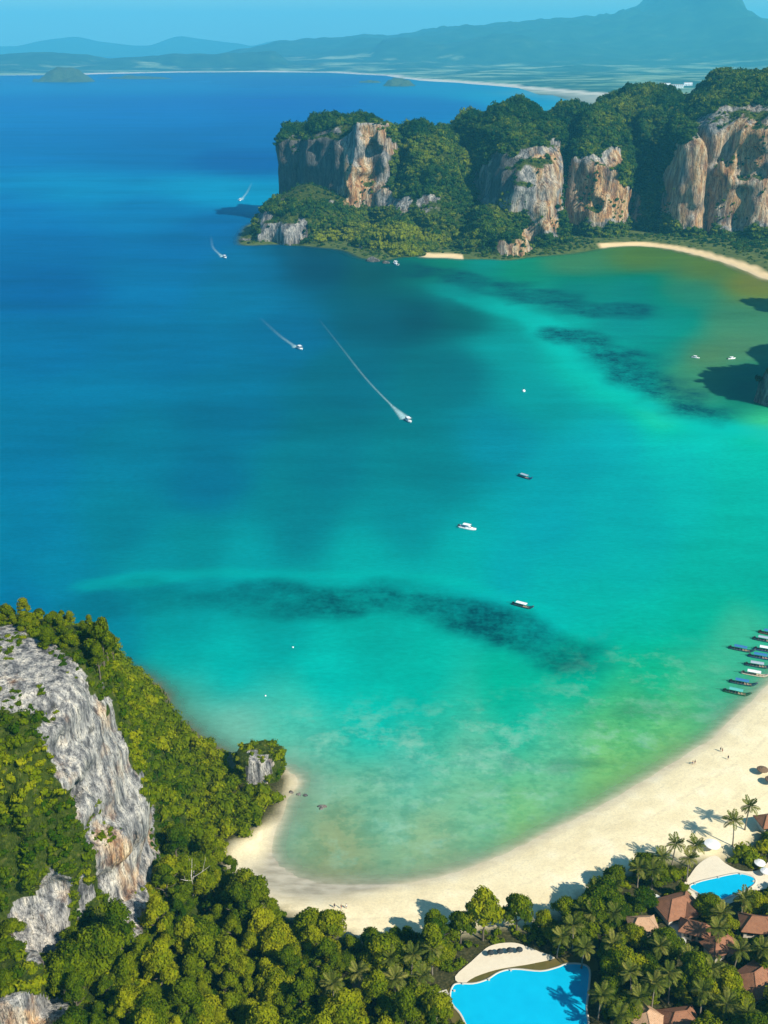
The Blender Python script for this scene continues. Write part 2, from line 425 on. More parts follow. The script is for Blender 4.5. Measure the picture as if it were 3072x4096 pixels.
# ------------------------------------------------------------------ sea
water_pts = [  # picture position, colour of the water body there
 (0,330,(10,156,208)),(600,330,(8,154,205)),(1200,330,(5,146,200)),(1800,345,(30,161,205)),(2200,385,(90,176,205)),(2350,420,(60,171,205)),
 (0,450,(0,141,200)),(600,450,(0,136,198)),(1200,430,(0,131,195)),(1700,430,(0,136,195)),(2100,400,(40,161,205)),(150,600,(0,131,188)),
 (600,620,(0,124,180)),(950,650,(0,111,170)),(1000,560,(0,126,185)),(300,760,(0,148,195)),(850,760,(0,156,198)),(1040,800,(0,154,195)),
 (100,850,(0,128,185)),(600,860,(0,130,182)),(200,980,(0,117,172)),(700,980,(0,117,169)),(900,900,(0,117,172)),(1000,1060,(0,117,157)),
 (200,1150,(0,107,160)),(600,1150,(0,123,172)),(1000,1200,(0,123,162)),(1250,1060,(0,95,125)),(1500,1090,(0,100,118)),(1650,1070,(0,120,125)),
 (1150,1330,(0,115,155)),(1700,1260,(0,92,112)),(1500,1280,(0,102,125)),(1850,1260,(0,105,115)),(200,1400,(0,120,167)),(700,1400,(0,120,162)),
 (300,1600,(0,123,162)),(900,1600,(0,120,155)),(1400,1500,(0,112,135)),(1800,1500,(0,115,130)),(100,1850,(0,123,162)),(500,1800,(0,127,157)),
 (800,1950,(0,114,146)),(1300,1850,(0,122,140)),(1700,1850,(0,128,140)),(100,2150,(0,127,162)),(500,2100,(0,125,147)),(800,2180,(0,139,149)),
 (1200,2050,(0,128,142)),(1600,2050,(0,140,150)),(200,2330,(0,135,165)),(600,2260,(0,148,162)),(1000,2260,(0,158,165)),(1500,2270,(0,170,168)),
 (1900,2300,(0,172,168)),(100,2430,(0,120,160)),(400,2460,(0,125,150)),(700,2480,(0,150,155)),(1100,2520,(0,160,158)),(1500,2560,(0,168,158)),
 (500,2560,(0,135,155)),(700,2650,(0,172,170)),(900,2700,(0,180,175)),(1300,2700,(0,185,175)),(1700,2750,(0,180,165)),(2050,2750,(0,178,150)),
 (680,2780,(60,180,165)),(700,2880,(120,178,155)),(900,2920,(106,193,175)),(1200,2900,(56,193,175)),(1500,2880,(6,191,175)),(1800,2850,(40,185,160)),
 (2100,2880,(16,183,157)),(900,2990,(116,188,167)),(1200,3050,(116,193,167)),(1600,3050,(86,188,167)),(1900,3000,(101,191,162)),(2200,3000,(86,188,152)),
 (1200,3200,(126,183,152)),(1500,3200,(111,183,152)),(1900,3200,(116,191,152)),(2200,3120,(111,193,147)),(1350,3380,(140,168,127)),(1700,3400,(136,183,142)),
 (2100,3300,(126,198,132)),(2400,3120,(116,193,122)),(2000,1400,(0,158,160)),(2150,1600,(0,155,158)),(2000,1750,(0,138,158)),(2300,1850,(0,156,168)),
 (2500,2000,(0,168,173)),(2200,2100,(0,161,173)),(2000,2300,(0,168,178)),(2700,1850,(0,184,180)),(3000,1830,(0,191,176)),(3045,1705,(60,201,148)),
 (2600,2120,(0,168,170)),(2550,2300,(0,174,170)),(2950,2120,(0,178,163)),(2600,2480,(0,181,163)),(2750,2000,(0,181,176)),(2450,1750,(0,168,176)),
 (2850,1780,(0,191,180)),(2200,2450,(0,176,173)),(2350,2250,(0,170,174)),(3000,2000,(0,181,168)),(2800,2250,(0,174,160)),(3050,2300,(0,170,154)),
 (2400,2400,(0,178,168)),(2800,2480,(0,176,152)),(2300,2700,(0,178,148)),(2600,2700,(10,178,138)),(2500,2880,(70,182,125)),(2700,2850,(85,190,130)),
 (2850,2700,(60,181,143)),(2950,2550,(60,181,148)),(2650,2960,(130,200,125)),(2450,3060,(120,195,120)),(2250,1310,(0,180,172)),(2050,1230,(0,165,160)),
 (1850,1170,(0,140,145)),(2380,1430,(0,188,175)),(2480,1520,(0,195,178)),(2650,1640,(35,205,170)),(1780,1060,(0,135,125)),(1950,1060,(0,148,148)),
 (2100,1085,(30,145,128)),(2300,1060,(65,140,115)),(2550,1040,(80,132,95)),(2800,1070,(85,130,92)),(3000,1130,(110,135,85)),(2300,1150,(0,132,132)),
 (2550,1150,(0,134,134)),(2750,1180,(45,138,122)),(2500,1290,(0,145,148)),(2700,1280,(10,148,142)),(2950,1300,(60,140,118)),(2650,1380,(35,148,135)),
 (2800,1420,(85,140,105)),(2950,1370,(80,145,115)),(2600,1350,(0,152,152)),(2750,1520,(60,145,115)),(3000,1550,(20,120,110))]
sx = axis([(-260, 340, 5), (340, 560, 12)], -40000, 40000); sy = axis([(195, 560, 4), (560, 1500, 9)], 20, 34000, 1.12)
X, Y = np.meshgrid(sx, sy); X = X.ravel(); Y = Y.ravel()
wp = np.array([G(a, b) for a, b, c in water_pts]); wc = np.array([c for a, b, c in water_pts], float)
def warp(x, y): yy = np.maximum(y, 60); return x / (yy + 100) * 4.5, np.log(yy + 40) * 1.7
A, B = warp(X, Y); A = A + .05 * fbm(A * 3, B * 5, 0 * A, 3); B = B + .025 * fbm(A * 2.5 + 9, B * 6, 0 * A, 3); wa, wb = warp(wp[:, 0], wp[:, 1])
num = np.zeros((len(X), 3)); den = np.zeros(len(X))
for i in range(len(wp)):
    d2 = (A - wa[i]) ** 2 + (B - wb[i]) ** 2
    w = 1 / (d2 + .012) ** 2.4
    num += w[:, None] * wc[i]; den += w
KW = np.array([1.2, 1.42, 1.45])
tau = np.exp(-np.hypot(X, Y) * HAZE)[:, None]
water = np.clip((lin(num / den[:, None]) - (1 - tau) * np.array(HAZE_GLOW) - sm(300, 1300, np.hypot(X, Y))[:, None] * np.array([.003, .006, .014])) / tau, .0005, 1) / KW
S = sdf(X, Y)
depth = -ground_z(X, Y, S)
opac = np.where(S > 1.5, 0.0, 1 - np.exp(-np.maximum(depth, 0.0) / .24)) * .995
def band(line, w0, w1, soft=.8):
    pts = smooth_line([G(*q) for q in line], 4); d = dist_line(pts, X, Y)
    n = fbm(X * .035, Y * .035, 1.0, 4); return 1 - sm(w0, w1, d + n * w0 * 2.0)
grass = 1.0 * band([(330,2450),(600,2400),(1000,2385),(1400,2390),(1700,2400),(1900,2460),(2150,2560),(2280,2620)], 9, 24) * np.clip(.35 + .65 * sm(-130, 0, X), 0, 1) * (1 - .35 * sm(60, 100, X))
grass = np.maximum(grass, .42 * band([(2225, 3072), (2300, 3052), (2400, 3058)], 1.4, 4)); grass = np.maximum(grass, .36 * band([(2500, 2842), (2600, 2826), (2690, 2852)], 2.2, 6)); grass = np.maximum(grass, .35 * band([(2020, 3035), (2060, 3060)], 1.2, 3.5))
grass = np.maximum(grass, .95 * band([(1650,1075),(1850,1110),(2000,1140),(2200,1200),(2350,1240),(2500,1240)], 14, 45))
grass = np.maximum(grass, 1.0 * band([(2290,1340),(2400,1370),(2530,1480),(2650,1570),(2760,1630),(2850,1650)], 10, 38))
weed = sm(-50, -32, X + .0 * Y) * sm(375, 325, Y + 14 * fbm(X * .03, Y * .03, 4.0, 3)) * .9 + .5 * sm(60, 20, np.hypot(X - 108, (Y - 365)))
weed = np.clip(weed, 0, 1) * np.clip(1 - np.exp(S / 8), 0, 1) * (Y < 460)
streak = sm(420, 700, Y)
bar = band([(1740,1148),(1950,1212),(2150,1285),(2290,1390),(2420,1490),(2560,1590),(2720,1672),(2900,1712),(3100,1745)], 7, 30) * sm(1200, 950, Y) + .45 * band([(350,2340),(800,2300),(1300,2300),(1800,2330),(2150,2440),(2350,2540)], 3, 10)
sf = grid_faces(len(sx), len(sy)); sf = sf[S[sf].min(1) < 6]
me = mesh_np('sea', np.stack([X, Y, np.zeros_like(X)], 1), sf, M['sea'],
             {'opac': opac, 'grass': grass, 'weed': weed, 'streak': streak, 'bar': bar}, {'water': water})
tag(obj('sea', me), kind='structure')
# ------------------------------------------------------------------ limestone karsts: a field f(x,y,z) meshed where it crosses zero
def surface_net(fn, lo, hi, h):
    nx, ny, nz = [int((b - a) / h) + 2 for a, b in zip(lo, hi)]
    xs = lo[0] + h * np.arange(nx); ys = lo[1] + h * np.arange(ny); zs = lo[2] + h * np.arange(nz)
    V = np.empty((nx, ny, nz), np.float32)
    for k0 in range(0, nx, 24):
        V[k0:k0 + 24] = fn(xs[k0:k0 + 24, None, None], ys[None, :, None], zs[None, None, :])
    s = V > 0
    cnt = np.zeros((nx - 1, ny - 1, nz - 1), np.int8); acc = np.zeros((nx - 1, ny - 1, nz - 1, 3), np.float32)
    C = [(i, j, k) for i in (0, 1) for j in (0, 1) for k in (0, 1)]
    def sl_(c): return tuple(slice(q, q + n - 1) for q, n in zip(c, (nx, ny, nz)))
    for a in C:
        for ax in range(3):
            if a[ax] == 0:
                b = list(a); b[ax] = 1
                va = V[sl_(a)]; vb = V[sl_(b)]; cr = (va > 0) != (vb > 0)
                t = np.where(cr, va / np.where(va - vb == 0, 1, va - vb), 0)
                cnt += cr
                for q in range(3):
                    acc[..., q] += np.where(cr, a[q] + (t if q == ax else 0), 0)
    cell = cnt > 0
    vid = np.full(cell.shape, -1, np.int64); vid[cell] = np.arange(cell.sum())
    ijk = np.argwhere(cell)
    v = (ijk + acc[cell] / cnt[cell][:, None]) * h + np.array(lo)
    faces = []
    for ax in range(3):
        o1, o2 = [(1, 2), (2, 0), (0, 1)][ax]
        a = [slice(None)] * 3; b = [slice(None)] * 3
        a[ax] = slice(0, -1); b[ax] = slice(1, None)
        e = (s[tuple(a)] != s[tuple(b)]); up = s[tuple(a)]
        idx = np.argwhere(e); pos = up[e]
        sh = np.array(cell.shape)
        ok = (idx[:, o1] > 0) & (idx[:, o2] > 0) & (idx[:, o1] < sh[o1]) & (idx[:, o2] < sh[o2]) & (idx[:, ax] < sh[ax])
        idx = idx[ok]; pos = pos[ok]
        def g(d1, d2):
            q = idx.copy(); q[:, o1] -= d1; q[:, o2] -= d2; return vid[q[:, 0], q[:, 1], q[:, 2]]
        quad = np.stack([g(1, 1), g(0, 1), g(0, 0), g(1, 0)], 1)
        quad[~pos] = quad[~pos][:, ::-1]
        faces.append(quad[(quad >= 0).all(1)])
    f = np.concatenate(faces)
    n = np.zeros_like(v)
    fnm = np.cross(v[f[:, 2]] - v[f[:, 0]], v[f[:, 3]] - v[f[:, 1]])
    for k in range(4): np.add.at(n, f[:, k], fnm)
    n /= np.linalg.norm(n, axis=1, keepdims=True) + 1e-9
    return v, f, n
def px_mask(polys, v):
    a, b = proj(v[:, 0], v[:, 1], v[:, 2]); r = np.zeros(len(v), bool)
    for q in polys: r |= inside(q, a, b)
    return r
def tower(x, y, cx, cy, ax, ay, zf, zt, n=2.6, w=.10, rot=0.0):
    if rot:
        c, s = math.cos(rot), math.sin(rot); x, y = cx + (x - cx) * c + (y - cy) * s, cy - (x - cx) * s + (y - cy) * c
    q = (np.abs((x - cx) / ax) ** n + np.abs((y - cy) / ay) ** n) ** (1 / n)
    return zf * sm(1.0 + w * .5, 1 - w, q) ** .8 + (zt - zf) * np.clip(1 - (q / (1 - w)) ** 1.8, 0, 1)

# near karst on the left with the wooded hill behind it
rz_z = [-8, 0, 23, 40, 63, 78, 84, 87, 89]; rz_r = [33, 33, 36.5, 38, 34, 30, 24, 12, 0.1]
def near_field(x, y, z):
    wv = fbm(x * .045, y * .045, z * .012, 3); fl = vn(x * .26, y * .26, z * .05); fl2 = vn(x * .6, y * .6, z * .18)
    r = np.interp(z, rz_z, rz_r)
    d = np.hypot((x + 105), (y - 254) * .95)
    f1 = r - d + 3.4 * wv + 1.9 * fl + .8 * fl2 + 2.4 * vn(x * .06, y * .06, z * .17)
    # terrace of broken rock low on the front
    d2 = np.hypot(x + 100, y - 226); f2 = 31 - d2 - .62 * z + 4 * wv + 1.2 * fl
    d4 = np.hypot(x + 92, y - 197); f2 = np.maximum(f2, np.minimum(10 - d4, 31 - z) + 2 * wv + 1.5 * fl + .5 * fl2)
    f1 = np.maximum(f1, f2)
    # back slope and the wooded foot
    hill = 57 - 50 * sm(262, 392, y + 0 * x) - 24 * sm(392, 414, y + 6 * wv[:, :, :1]) - 10 * sm(-110, -190, x)
    hill = hill * sm(-84 + 18 * sm(300, 380, y), -106 + 12 * sm(300, 380, y), x + 5 * wv) ** 1.0
    foot = 22 * sm(-58, -92, x + .25 * (y - 300)) * sm(395, 372, y) + 5 * sm(-40, -62, x) * sm(262, 285, y) * sm(345, 320, y + .0 * x)
    co = sdf(x[:, :, 0] + 0 * y[:, :, 0], y[:, :, 0] + 0 * x[:, :, 0])[:, :, None]
    hz = (np.maximum(hill * sm(236, 262, y), foot) + 1.5 * wv) * sm(-1, 17, co + 4 * wv) ** .8 - 1.0
    f = np.maximum(f1, (hz - z) * .6)
    # grey outcrop on the point
    d3 = np.hypot((x + 43) / 1.25, y - 316); f3 = np.minimum(6.5 - d3, 10.5 - z) + 1.2 * fl + 1.5 * wv
    return np.maximum(f, f3)
nv, nf_, nn = surface_net(near_field, (-215, 176, -3), (-30, 432, 106), 1.3)
bare_near = [[(-300,2520),(60,2490),(150,2540),(270,2600),(350,2700),(250,2780),(170,2860),(60,2850),(-300,2830)],
 [(200,2700),(300,2680),(410,2780),(470,2900),(510,3010),(600,3200),(640,3290),(640,3430),(610,3520),(600,3640),(540,3780),(470,3720),(430,3610),(385,3570),(375,3450),(355,3300),(320,3230),(270,3150),(210,3020),(130,2940),(190,2840)],
 [(60,3650),(110,3590),(200,3480),(260,3500),(270,3620),(265,3790),(180,3830),(100,3880),(55,3760)],
 [(-300,3990),(100,3975),(270,3970),(290,4200),(-300,4300)], [(1000,3000),(1070,3005),(1080,3060),(1050,3150),(980,3140)], [(300,3480),(380,3560),(370,3660),(320,3680)]]
wn = lambda v, k, a: v + a * np.stack([fbm(v[:, 0] * k, v[:, 1] * k, v[:, 2] * k + q, 3) for q in (0, 7, 19)], 1)
nvw = wn(nv, .13, 4.0)
bn = px_mask(bare_near, nvw)
nz_ = fbm(nv[:, 0] * .09, nv[:, 1] * .09, nv[:, 2] * .09, 3)
veg_n = np.where(bn, np.clip((nn[:, 2] - .86) * 3 + nz_ * .9 - .1, 0, .8) * .55, 1.0)
warm_n = .62 * px_mask([[(370,3250),(590,3300),(570,3620),(440,3640),(380,3500)], [(-300,4020),(290,4000),(290,4300),(-300,4300)]], wn(nv, .05, 9)) - .15
tag(obj('cliff', mesh_np('cliff', nv, nf_, M['rock'], {'veg': veg_n, 'warm': warm_n, 'stain_shade': np.zeros(len(nv))}, smooth=True)),
    'pale grey limestone karst rising over the wooded point at the left', kind='structure')

# headland across the bay
def T(p0, p1, y0, y1, zf, zt, n=2.6, w=.10, zr=90, rot=0.0):
    ym = (y0 + y1) / 2; a = XW(p0, ym, zr); b = XW(p1, ym, zr)
    return ((a + b) / 2, ym, (b - a) / 2, (y1 - y0) / 2, zf, zt, n, w, rot)
head_towers = [

 T(985, 1480, 1408, 1570, 26, 60, 2.4, .10), T(960, 1120, 1425, 1480, 6, 12, 2, .3), T(1030, 1120, 1428, 1490, 36, 42, 2.4, .25),
 T(1490, 1960, 1400, 1720, 62, 132, 2.2, .25), T(1400, 1780, 1322, 1480, 10, 34, 2, .3), T(1560, 1760, 1470, 1680, 110, 135, 2.2, .3),
 T(1600, 1850, 1420, 1700, 80, 128, 2.2, .3),
 T(1830, 2270, 1480, 1720, 132, 157, 2.4, .16), T(1480, 1920, 1570, 1780, 112, 124, 2.4, .2), T(1780, 2010, 1540, 1760, 118, 140, 2.4, .2), T(2160, 2420, 1590, 1800, 128, 148, 2.4, .2), T(1915, 2252, 1385, 1640, 84, 140, 2.6, .12), T(1800, 2150, 1332, 1480, 12, 52, 2, .25),
 T(2010, 2140, 1322, 1362, 20, 26, 2.4, .25),
 T(2258, 2490, 1452, 1700, 92, 150, 2.8, .10), T(2230, 2530, 1560, 1760, 126, 150, 2.4, .2), T(2350, 2800, 1600, 1850, 145, 170, 2.2, .2), T(2480, 2620, 1500, 1700, 60, 150, 2.2, .3),
 T(2668, 3420, 1440, 1800, 138, 196, 3.4, .08), T(2760, 3300, 1520, 1800, 170, 199, 2.6, .15), T(2650, 2800, 1450, 1600, 110, 140, 2.6, .12)]
def ptower(x, y, pts, zf, zt, e=10.0, e2=55.0):
    sd = np.full(np.broadcast(x, y).shape, 1e9); n = len(pts)
    for i in range(n):
        a = pts[i]; b = pts[(i + 1) % n]; dx, dy = b[0] - a[0], b[1] - a[1]; L = math.hypot(dx, dy)
        sd = np.minimum(sd, (-(x - a[0]) * dy + (y - a[1]) * dx) / L)
    return zf * sm(-e * .4, e, sd) ** .8 + (zt - zf) * sm(e * .5, e2, sd)
head_poly = [([(-150, 1602), (-52, 1478), (12, 1482), (24, 1600), (-10, 1690), (-130, 1690)], 120, 141), ([(-52, 1474), (8, 1478), (14, 1600), (-70, 1600)], 134, 147)]
caves = [(2905, 805, 1438, 22, 24), (2560, 700, 1490, 14, 40), (2890, 620, 1442, 14, 14), (2390, 820, 1452, 9, 9), (1870, 850, 1400, 16, 30)]
def head_field(x, y, z):
    w1 = fbm(x * .012, y * .012, z * .006, 2); fx = vn(x * .045, y * .045, z * .008); fy = vn(x * .05 + 9, y * .05, z * .009 + 4)
    f2 = vn(x * .11, y * .11, z * .03); f3 = vn(x * .10 + 3, y * .10, z * .045)
    xx = x + 13 * w1 + 9 * fx + 4.0 * f2; yy = y + 15 * w1 + 11 * fy + 5.0 * f3 + 6.0 * vn(x * .035, y * .035, z * .085)
    h = np.full(np.broadcast(x, y, z).shape, -6.0)
    for t in head_towers: h = np.maximum(h, tower(xx, yy, *t))
    for q in head_poly: h = np.maximum(h, ptower(xx, yy, *q))
    h = h - 7 * (1 - sm(0, 9, h))
    f = (h + 17.0 * fbm(x * .027, y * .027, z * .0 + 2, 3) * sm(20, 90, h) - z) * .3
    for px, row, y0, r, rh in caves:
        zc = ZR(row, y0); xc = XW(px, y0, zc)
        f = np.minimum(f, (np.sqrt(((x - xc) / r) ** 2 + ((y - y0) / 16) ** 2 + ((z - zc) / rh) ** 2) - 1) * 8)
    return f
hv, hf_, hn = surface_net(head_field, (-215, 1300, -5), (560, 1800, 206), 3.4)
bare_head = [[(1100,620),(1130,560),(1230,540),(1340,500),(1440,490),(1560,480),(1580,560),(1560,650),(1545,720),(1570,810),(1520,830),(1400,830),(1340,800),(1250,780),(1080,800)],
 [(1030,850),(1075,850),(1110,880),(1200,870),(1240,960),(1180,985),(1060,970)], [(985,960),(1080,930),(1090,985),(980,985)],
 [(1900,690),(1980,610),(2070,640),(2120,570),(2250,570),(2265,700),(2250,860),(2220,945),(2120,940),(2100,840),(2040,850),(1910,820)],
 [(1560,770),(1640,760),(1640,840),(1570,840)], [(1660,780),(1780,790),(1760,850),(1680,850)], [(1990,930),(2050,940),(2130,920),(2140,1040),(2000,1040)], [(1450,970),(1490,975),(1480,1050),(1440,1030)],
 [(2250,700),(2290,610),(2480,590),(2500,750),(2570,790),(2530,890),(2400,905),(2350,880),(2330,895),(2255,850)],
 [(2635,840),(2670,580),(2750,550),(2810,450),(2950,420),(3300,410),(3300,920),(3000,910),(2900,910),(2830,930),(2690,890)]]
hvw = wn(hv, .04, 15.0)
bh = px_mask(bare_head, hvw)
hz_ = fbm(hv[:, 0] * .03, hv[:, 1] * .03, hv[:, 2] * .03, 3)
veg_h = np.where(bh, np.clip((hn[:, 2] - .55) * 2.5 + hz_ * 1.0 - .1, 0, .8), 1.0)
warm_h = .75 * px_mask([[(1370,650),(1480,620),(1500,830),(1360,830)], [(1440,510),(1580,490),(1570,620),(1450,590)], [(2140,620),(2250,600),(2240,930),(2130,930)], [(2262,640),(2490,620),(2540,880),(2262,880)], [(2655,560),(3300,440),(3300,900),(2655,900)], [(1980,900),(2150,900),(2150,1050),(1980,1050)]], hvw) \
    + .45 * px_mask([[(2340,720),(2520,720),(2520,880),(2400,880)], [(2930,500),(3040,500),(3040,620),(2930,620)], [(1380,690),(1470,690),(1470,800),(1380,800)], [(2150,780),(2220,780),(2220,920),(2150,920)]], hvw) + .04
tag(obj('headland', mesh_np('headland', hv, hf_, M['rock_far'], {'veg': veg_h, 'warm': warm_h, 'stain_shade': .85 * px_mask([[(1000, 520), (1330, 480), (1372, 600), (1350, 860), (1000, 860)], [(1480, 560), (1530, 560), (1520, 700), (1490, 700)], [(1960, 620), (2110, 640), (2080, 760), (1960, 800)]], hvw) * (hn[:, 0] < .35)}, smooth=True)),  # shade of the faces turned from the sun, darkened into the rock colour
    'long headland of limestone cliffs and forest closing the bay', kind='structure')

# karst at the right of the bay: it stands just outside the picture, its shadow and its last sea stack reach in
def mass_field(x, y, z):
    w1 = fbm(x * .014, y * .014, z * .006, 2); fx = vn(x * .05, y * .05, z * .012); f2 = vn(x * .12, y * .12, z * .03)
    xx = x + 12 * w1 + 6 * fx + 2 * f2; yy = y + 10 * w1 + 5 * vn(x * .05 + 7, y * .05, z * .012)
    h = np.full(np.broadcast(x, y, z).shape, -6.0)
    for t in MASS: h = np.maximum(h, tower(xx, yy, *t))
    h = h - 7 * (1 - sm(0, 9, h))
    return (h - z) * .3
MASS = [(412, 690, 62, 66, 125, 152, 2.6, .12), (470, 760, 80, 80, 110, 150, 2.6, .12), (505, 960, 40, 40, 120, 156, 2.4, .15), (560, 900, 90, 120, 90, 130, 2.4, .15), (267, 744, 8.5, 10, 22, 27, 2.4, .3)]
mv, mf_, mn = surface_net(mass_field, (250, 580, -5), (700, 1060, 166), 5.0)
tag(obj('karst', mesh_np('karst', mv, mf_, M['rock_far'], {'veg': np.clip((mn[:, 2] - .25) * 3, 0, 1), 'warm': np.full(len(mv), -.1), 'stain_shade': np.full(len(mv), .4)}, smooth=True)),
    'dark limestone sea stack at the right edge of the bay', kind='structure')

# ------------------------------------------------------------------ far coast
def farmat():
    t = NT('far_land'); p = t.pos()
    n = t.noise(t.pos((.6, 1, 1)), .0026, 6, .62); n2 = t.noise(p, .006, 4)
    wood = t.ramp(n2, [(.3, (.006, .03, .012)), (.6, (.02, .06, .02)), (.8, (.06, .11, .04))])
    field = t.ramp(n2, [(.3, (.10, .19, .08)), (.7, (.27, .33, .18))])
    c = t.mix(t.ramp(t.math('ADD', n, t.math('MULTIPLY', t.attr('slope'), -.35)), [(.47, 0.0), (.58, 1.0)]), wood, field)
    c = t.mix(t.attr('shore'), c, (.66, .58, .45))
    return t.surf(c, .95, .1)
M['far'] = farmat()
fx_ = np.arange(-6500, 8001, 60.0); fy_ = np.concatenate([np.arange(4800, 9000, 60.0), np.arange(9000, 18001, 90.0)])
X, Y = np.meshgrid(fx_, fy_); X = X.ravel(); Y = Y.ravel()
coast_px = [(-900, 303), (0, 302), (300, 300), (420, 296), (700, 290), (1000, 288), (1300, 291), (1540, 303), (1640, 318), (1790, 330), (2000, 345), (2150, 357), (2330, 375), (2480, 405), (2800, 450), (3400, 520)]
coast = [G(*q) for q in coast_px]
poly = coast + [(12000, 5000), (12000, 30000), (-12000, 30000), (-12000, 9200)]
d = dist_line(poly, X, Y, True); S = np.where(inside(poly, X, Y), d, -d)
S = S + 60 * fbm(X * .002, Y * .002, 0, 2)
z = np.where(S > 0, 12 * (1 - np.exp(-S / 150)), np.maximum(S * .05, -15))
def ridge(px, y0, wy, amp=1.0):
    xs = np.array([XW(a, y0, 300) for a, b in px]); zs = np.array([max(0, ZR(b, y0)) for a, b in px])
    return np.interp(X, xs, zs, left=0, right=zs[-1]) * np.exp(-((Y - y0) / np.where(Y < y0, wy, wy * 1.6)) ** 2)
rdg = ridge([(900, 230), (1000, 205), (1110, 182), (1300, 172), (1480, 152), (1540, 162), (1620, 142), (1790, 116), (2000, 103), (2330, 70), (2550, 42), (2640, 0), (2680, -45), (2750, -85), (2800, -70), (2850, -5), (2900, 38), (3000, 88), (3072, 120), (3300, 160)], 15000, 2600)
rdg = np.maximum(rdg, ridge([(-900, 215), (0, 224), (180, 219), (300, 233), (385, 262), (430, 248), (560, 236), (700, 217), (850, 222), (1000, 211), (1100, 212), (1130, 245), (1200, 300)], 11200, 700))
rdg = np.maximum(rdg, ridge([(1480, 250), (1520, 185), (1600, 172), (1800, 175), (1920, 150), (2060, 140), (2130, 165), (2200, 200)], 12500, 900))
nz2 = fbm(X * .0011, Y * .0011, 2, 4); nz3 = fbm(X * .004, Y * .004, 6, 3)
rdg = rdg * (1 + .16 * nz3 * sm(0, 200, rdg) - .12 * np.abs(fbm(X * .0022, Y * .0022, 9, 3))) + np.clip(rdg, 0, 120) / 120 * 30 * nz2
z = z + np.clip(rdg, 0, None) * sm(150, 900, S) + np.clip(nz2 + .1, 0, 1) * 40 * sm(300, 900, S) + np.clip(nz3, 0, 1) * 16 * sm(120, 300, S)
shore = sm(120, 70, S + 70 * fbm(X * .003, Y * .003, 5, 2)) * sm(-60, 0, S) * np.where(X > -2500, .8, .2)
shore = np.maximum(shore, sm(-330, -60, S) * sm(500, 900, X) * sm(-10, -60, S) * .45)
z = np.where((S < 0) & (S > -260) & (X > 700), np.maximum(z, .35), z)
tag(obj('far_coast_hills', mesh_np('far_coast_hills', np.stack([X, Y, z], 1), grid_faces(len(fx_), len(fy_)), M['far'], {'shore': shore, 'slope': np.clip(rdg / 250, 0, 1)}, smooth=True)), kind='structure')
# faint ranges beyond
for i, (y0, pts) in enumerate([(24000, [(-900, 190), (100, 176), (200, 160), (300, 152), (350, 156), (430, 172), (600, 178), (720, 150), (860, 158), (1000, 182), (1100, 165), (1300, 178), (1500, 185)])]):
    xs = np.linspace(-14000, 2000, 120); zz = np.interp(xs, [XW(a, y0, 300) for a, b in pts], [ZR(b, y0) for a, b in pts]) + 60 * fbm(xs * .0012, 0 * xs, 0 * xs + 5, 3)
    rows = [(y0 - 2500, 0.0), (y0 - 1200, .45), (y0 - 400, .85), (y0, 1.0), (y0 + 900, .6), (y0 + 2500, 0)]
    v = np.concatenate([np.stack([xs, np.full_like(xs, yy) + 300 * fbm(xs * .001, 0 * xs + yy, 0 * xs, 2), zz * k], 1) for yy, k in rows])
    tag(obj('far_hills', mesh_np('far_hills', v, grid_faces(120, len(rows)), M['far'], {'shore': np.zeros(len(v)), 'slope': np.ones(len(v))}, smooth=True)), kind='structure')

# ------------------------------------------------------------------ air
t = NT('haze_air'); pv = t.n('ShaderNodeVolumePrincipled')
pv.inputs['Color'].default_value = (.125, .67, .96, 1); pv.inputs['Density'].default_value = HAZE; pv.inputs['Anisotropy'].default_value = 0.0
t.l(pv.outputs[0], t.out.inputs['Volume'])
hz = MB().box((0, 15000, 520), (90000, 40000, 1060)).build('haze', t.m); tag(hz, 'pale blue sea haze over the bay', kind='stuff')
hz.visible_shadow = True
# ------------------------------------------------------------------ foliage
def ico(n=1):
    bm = bmesh.new(); bmesh.ops.create_icosphere(bm, subdivisions=n, radius=1)
    v = np.array([q.co[:] for q in bm.verts]); f = np.array([[l.index for l in q.verts] for q in bm.faces]); bm.free(); return v, f
ICO1 = ico(1); ICO2 = ico(2)
def leaves(rg, cs, rs, n, leaf, zmin=-.35, squash=1.0):
    """kite-shaped leaf sprays on the skins of several lumps; returns verts, quads, tint"""
    cs = np.asarray(cs, float); rs = np.asarray(rs, float)
    pk = rg.choice(len(cs), n * 2, p=rs ** 2 / (rs ** 2).sum())
    d = rg.normal(size=(n * 2, 3)); d /= np.linalg.norm(d, axis=1, keepdims=True)
    keep = d[:, 2] > zmin; pk = pk[keep]; d = d[keep]
    p = cs[pk] + d * rs[pk][:, None] * rg.uniform(.76, 1.22, (len(pk), 1)) * np.array([1, 1, squash])
    ins = np.zeros(len(p), bool)
    for c, r in zip(cs, rs): ins |= np.linalg.norm((p - c) / np.array([1, 1, squash]), axis=1) < .74 * r
    p = p[~ins][:n]; d = d[~ins][:n]; pk = pk[~ins][:n]; m = len(p)
    nn_ = d + rg.normal(size=(m, 3)) * .42; nn_ /= np.linalg.norm(nn_, axis=1, keepdims=True)
    t = np.cross(nn_, rg.normal(size=(m, 3))); t /= np.linalg.norm(t, axis=1, keepdims=True); b = np.cross(nn_, t)
    sz = leaf * rg.uniform(.55, 1.35, (m, 1))
    v = np.stack([p - t * sz, p - b * sz * .55 + nn_ * sz * .12, p + t * sz, p + b * sz * .55 + nn_ * sz * .12], 1).reshape(-1, 3)
    f = np.arange(m * 4).reshape(-1, 4)
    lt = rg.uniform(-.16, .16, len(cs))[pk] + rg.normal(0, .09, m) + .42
    return v, f, np.repeat(lt, 4)
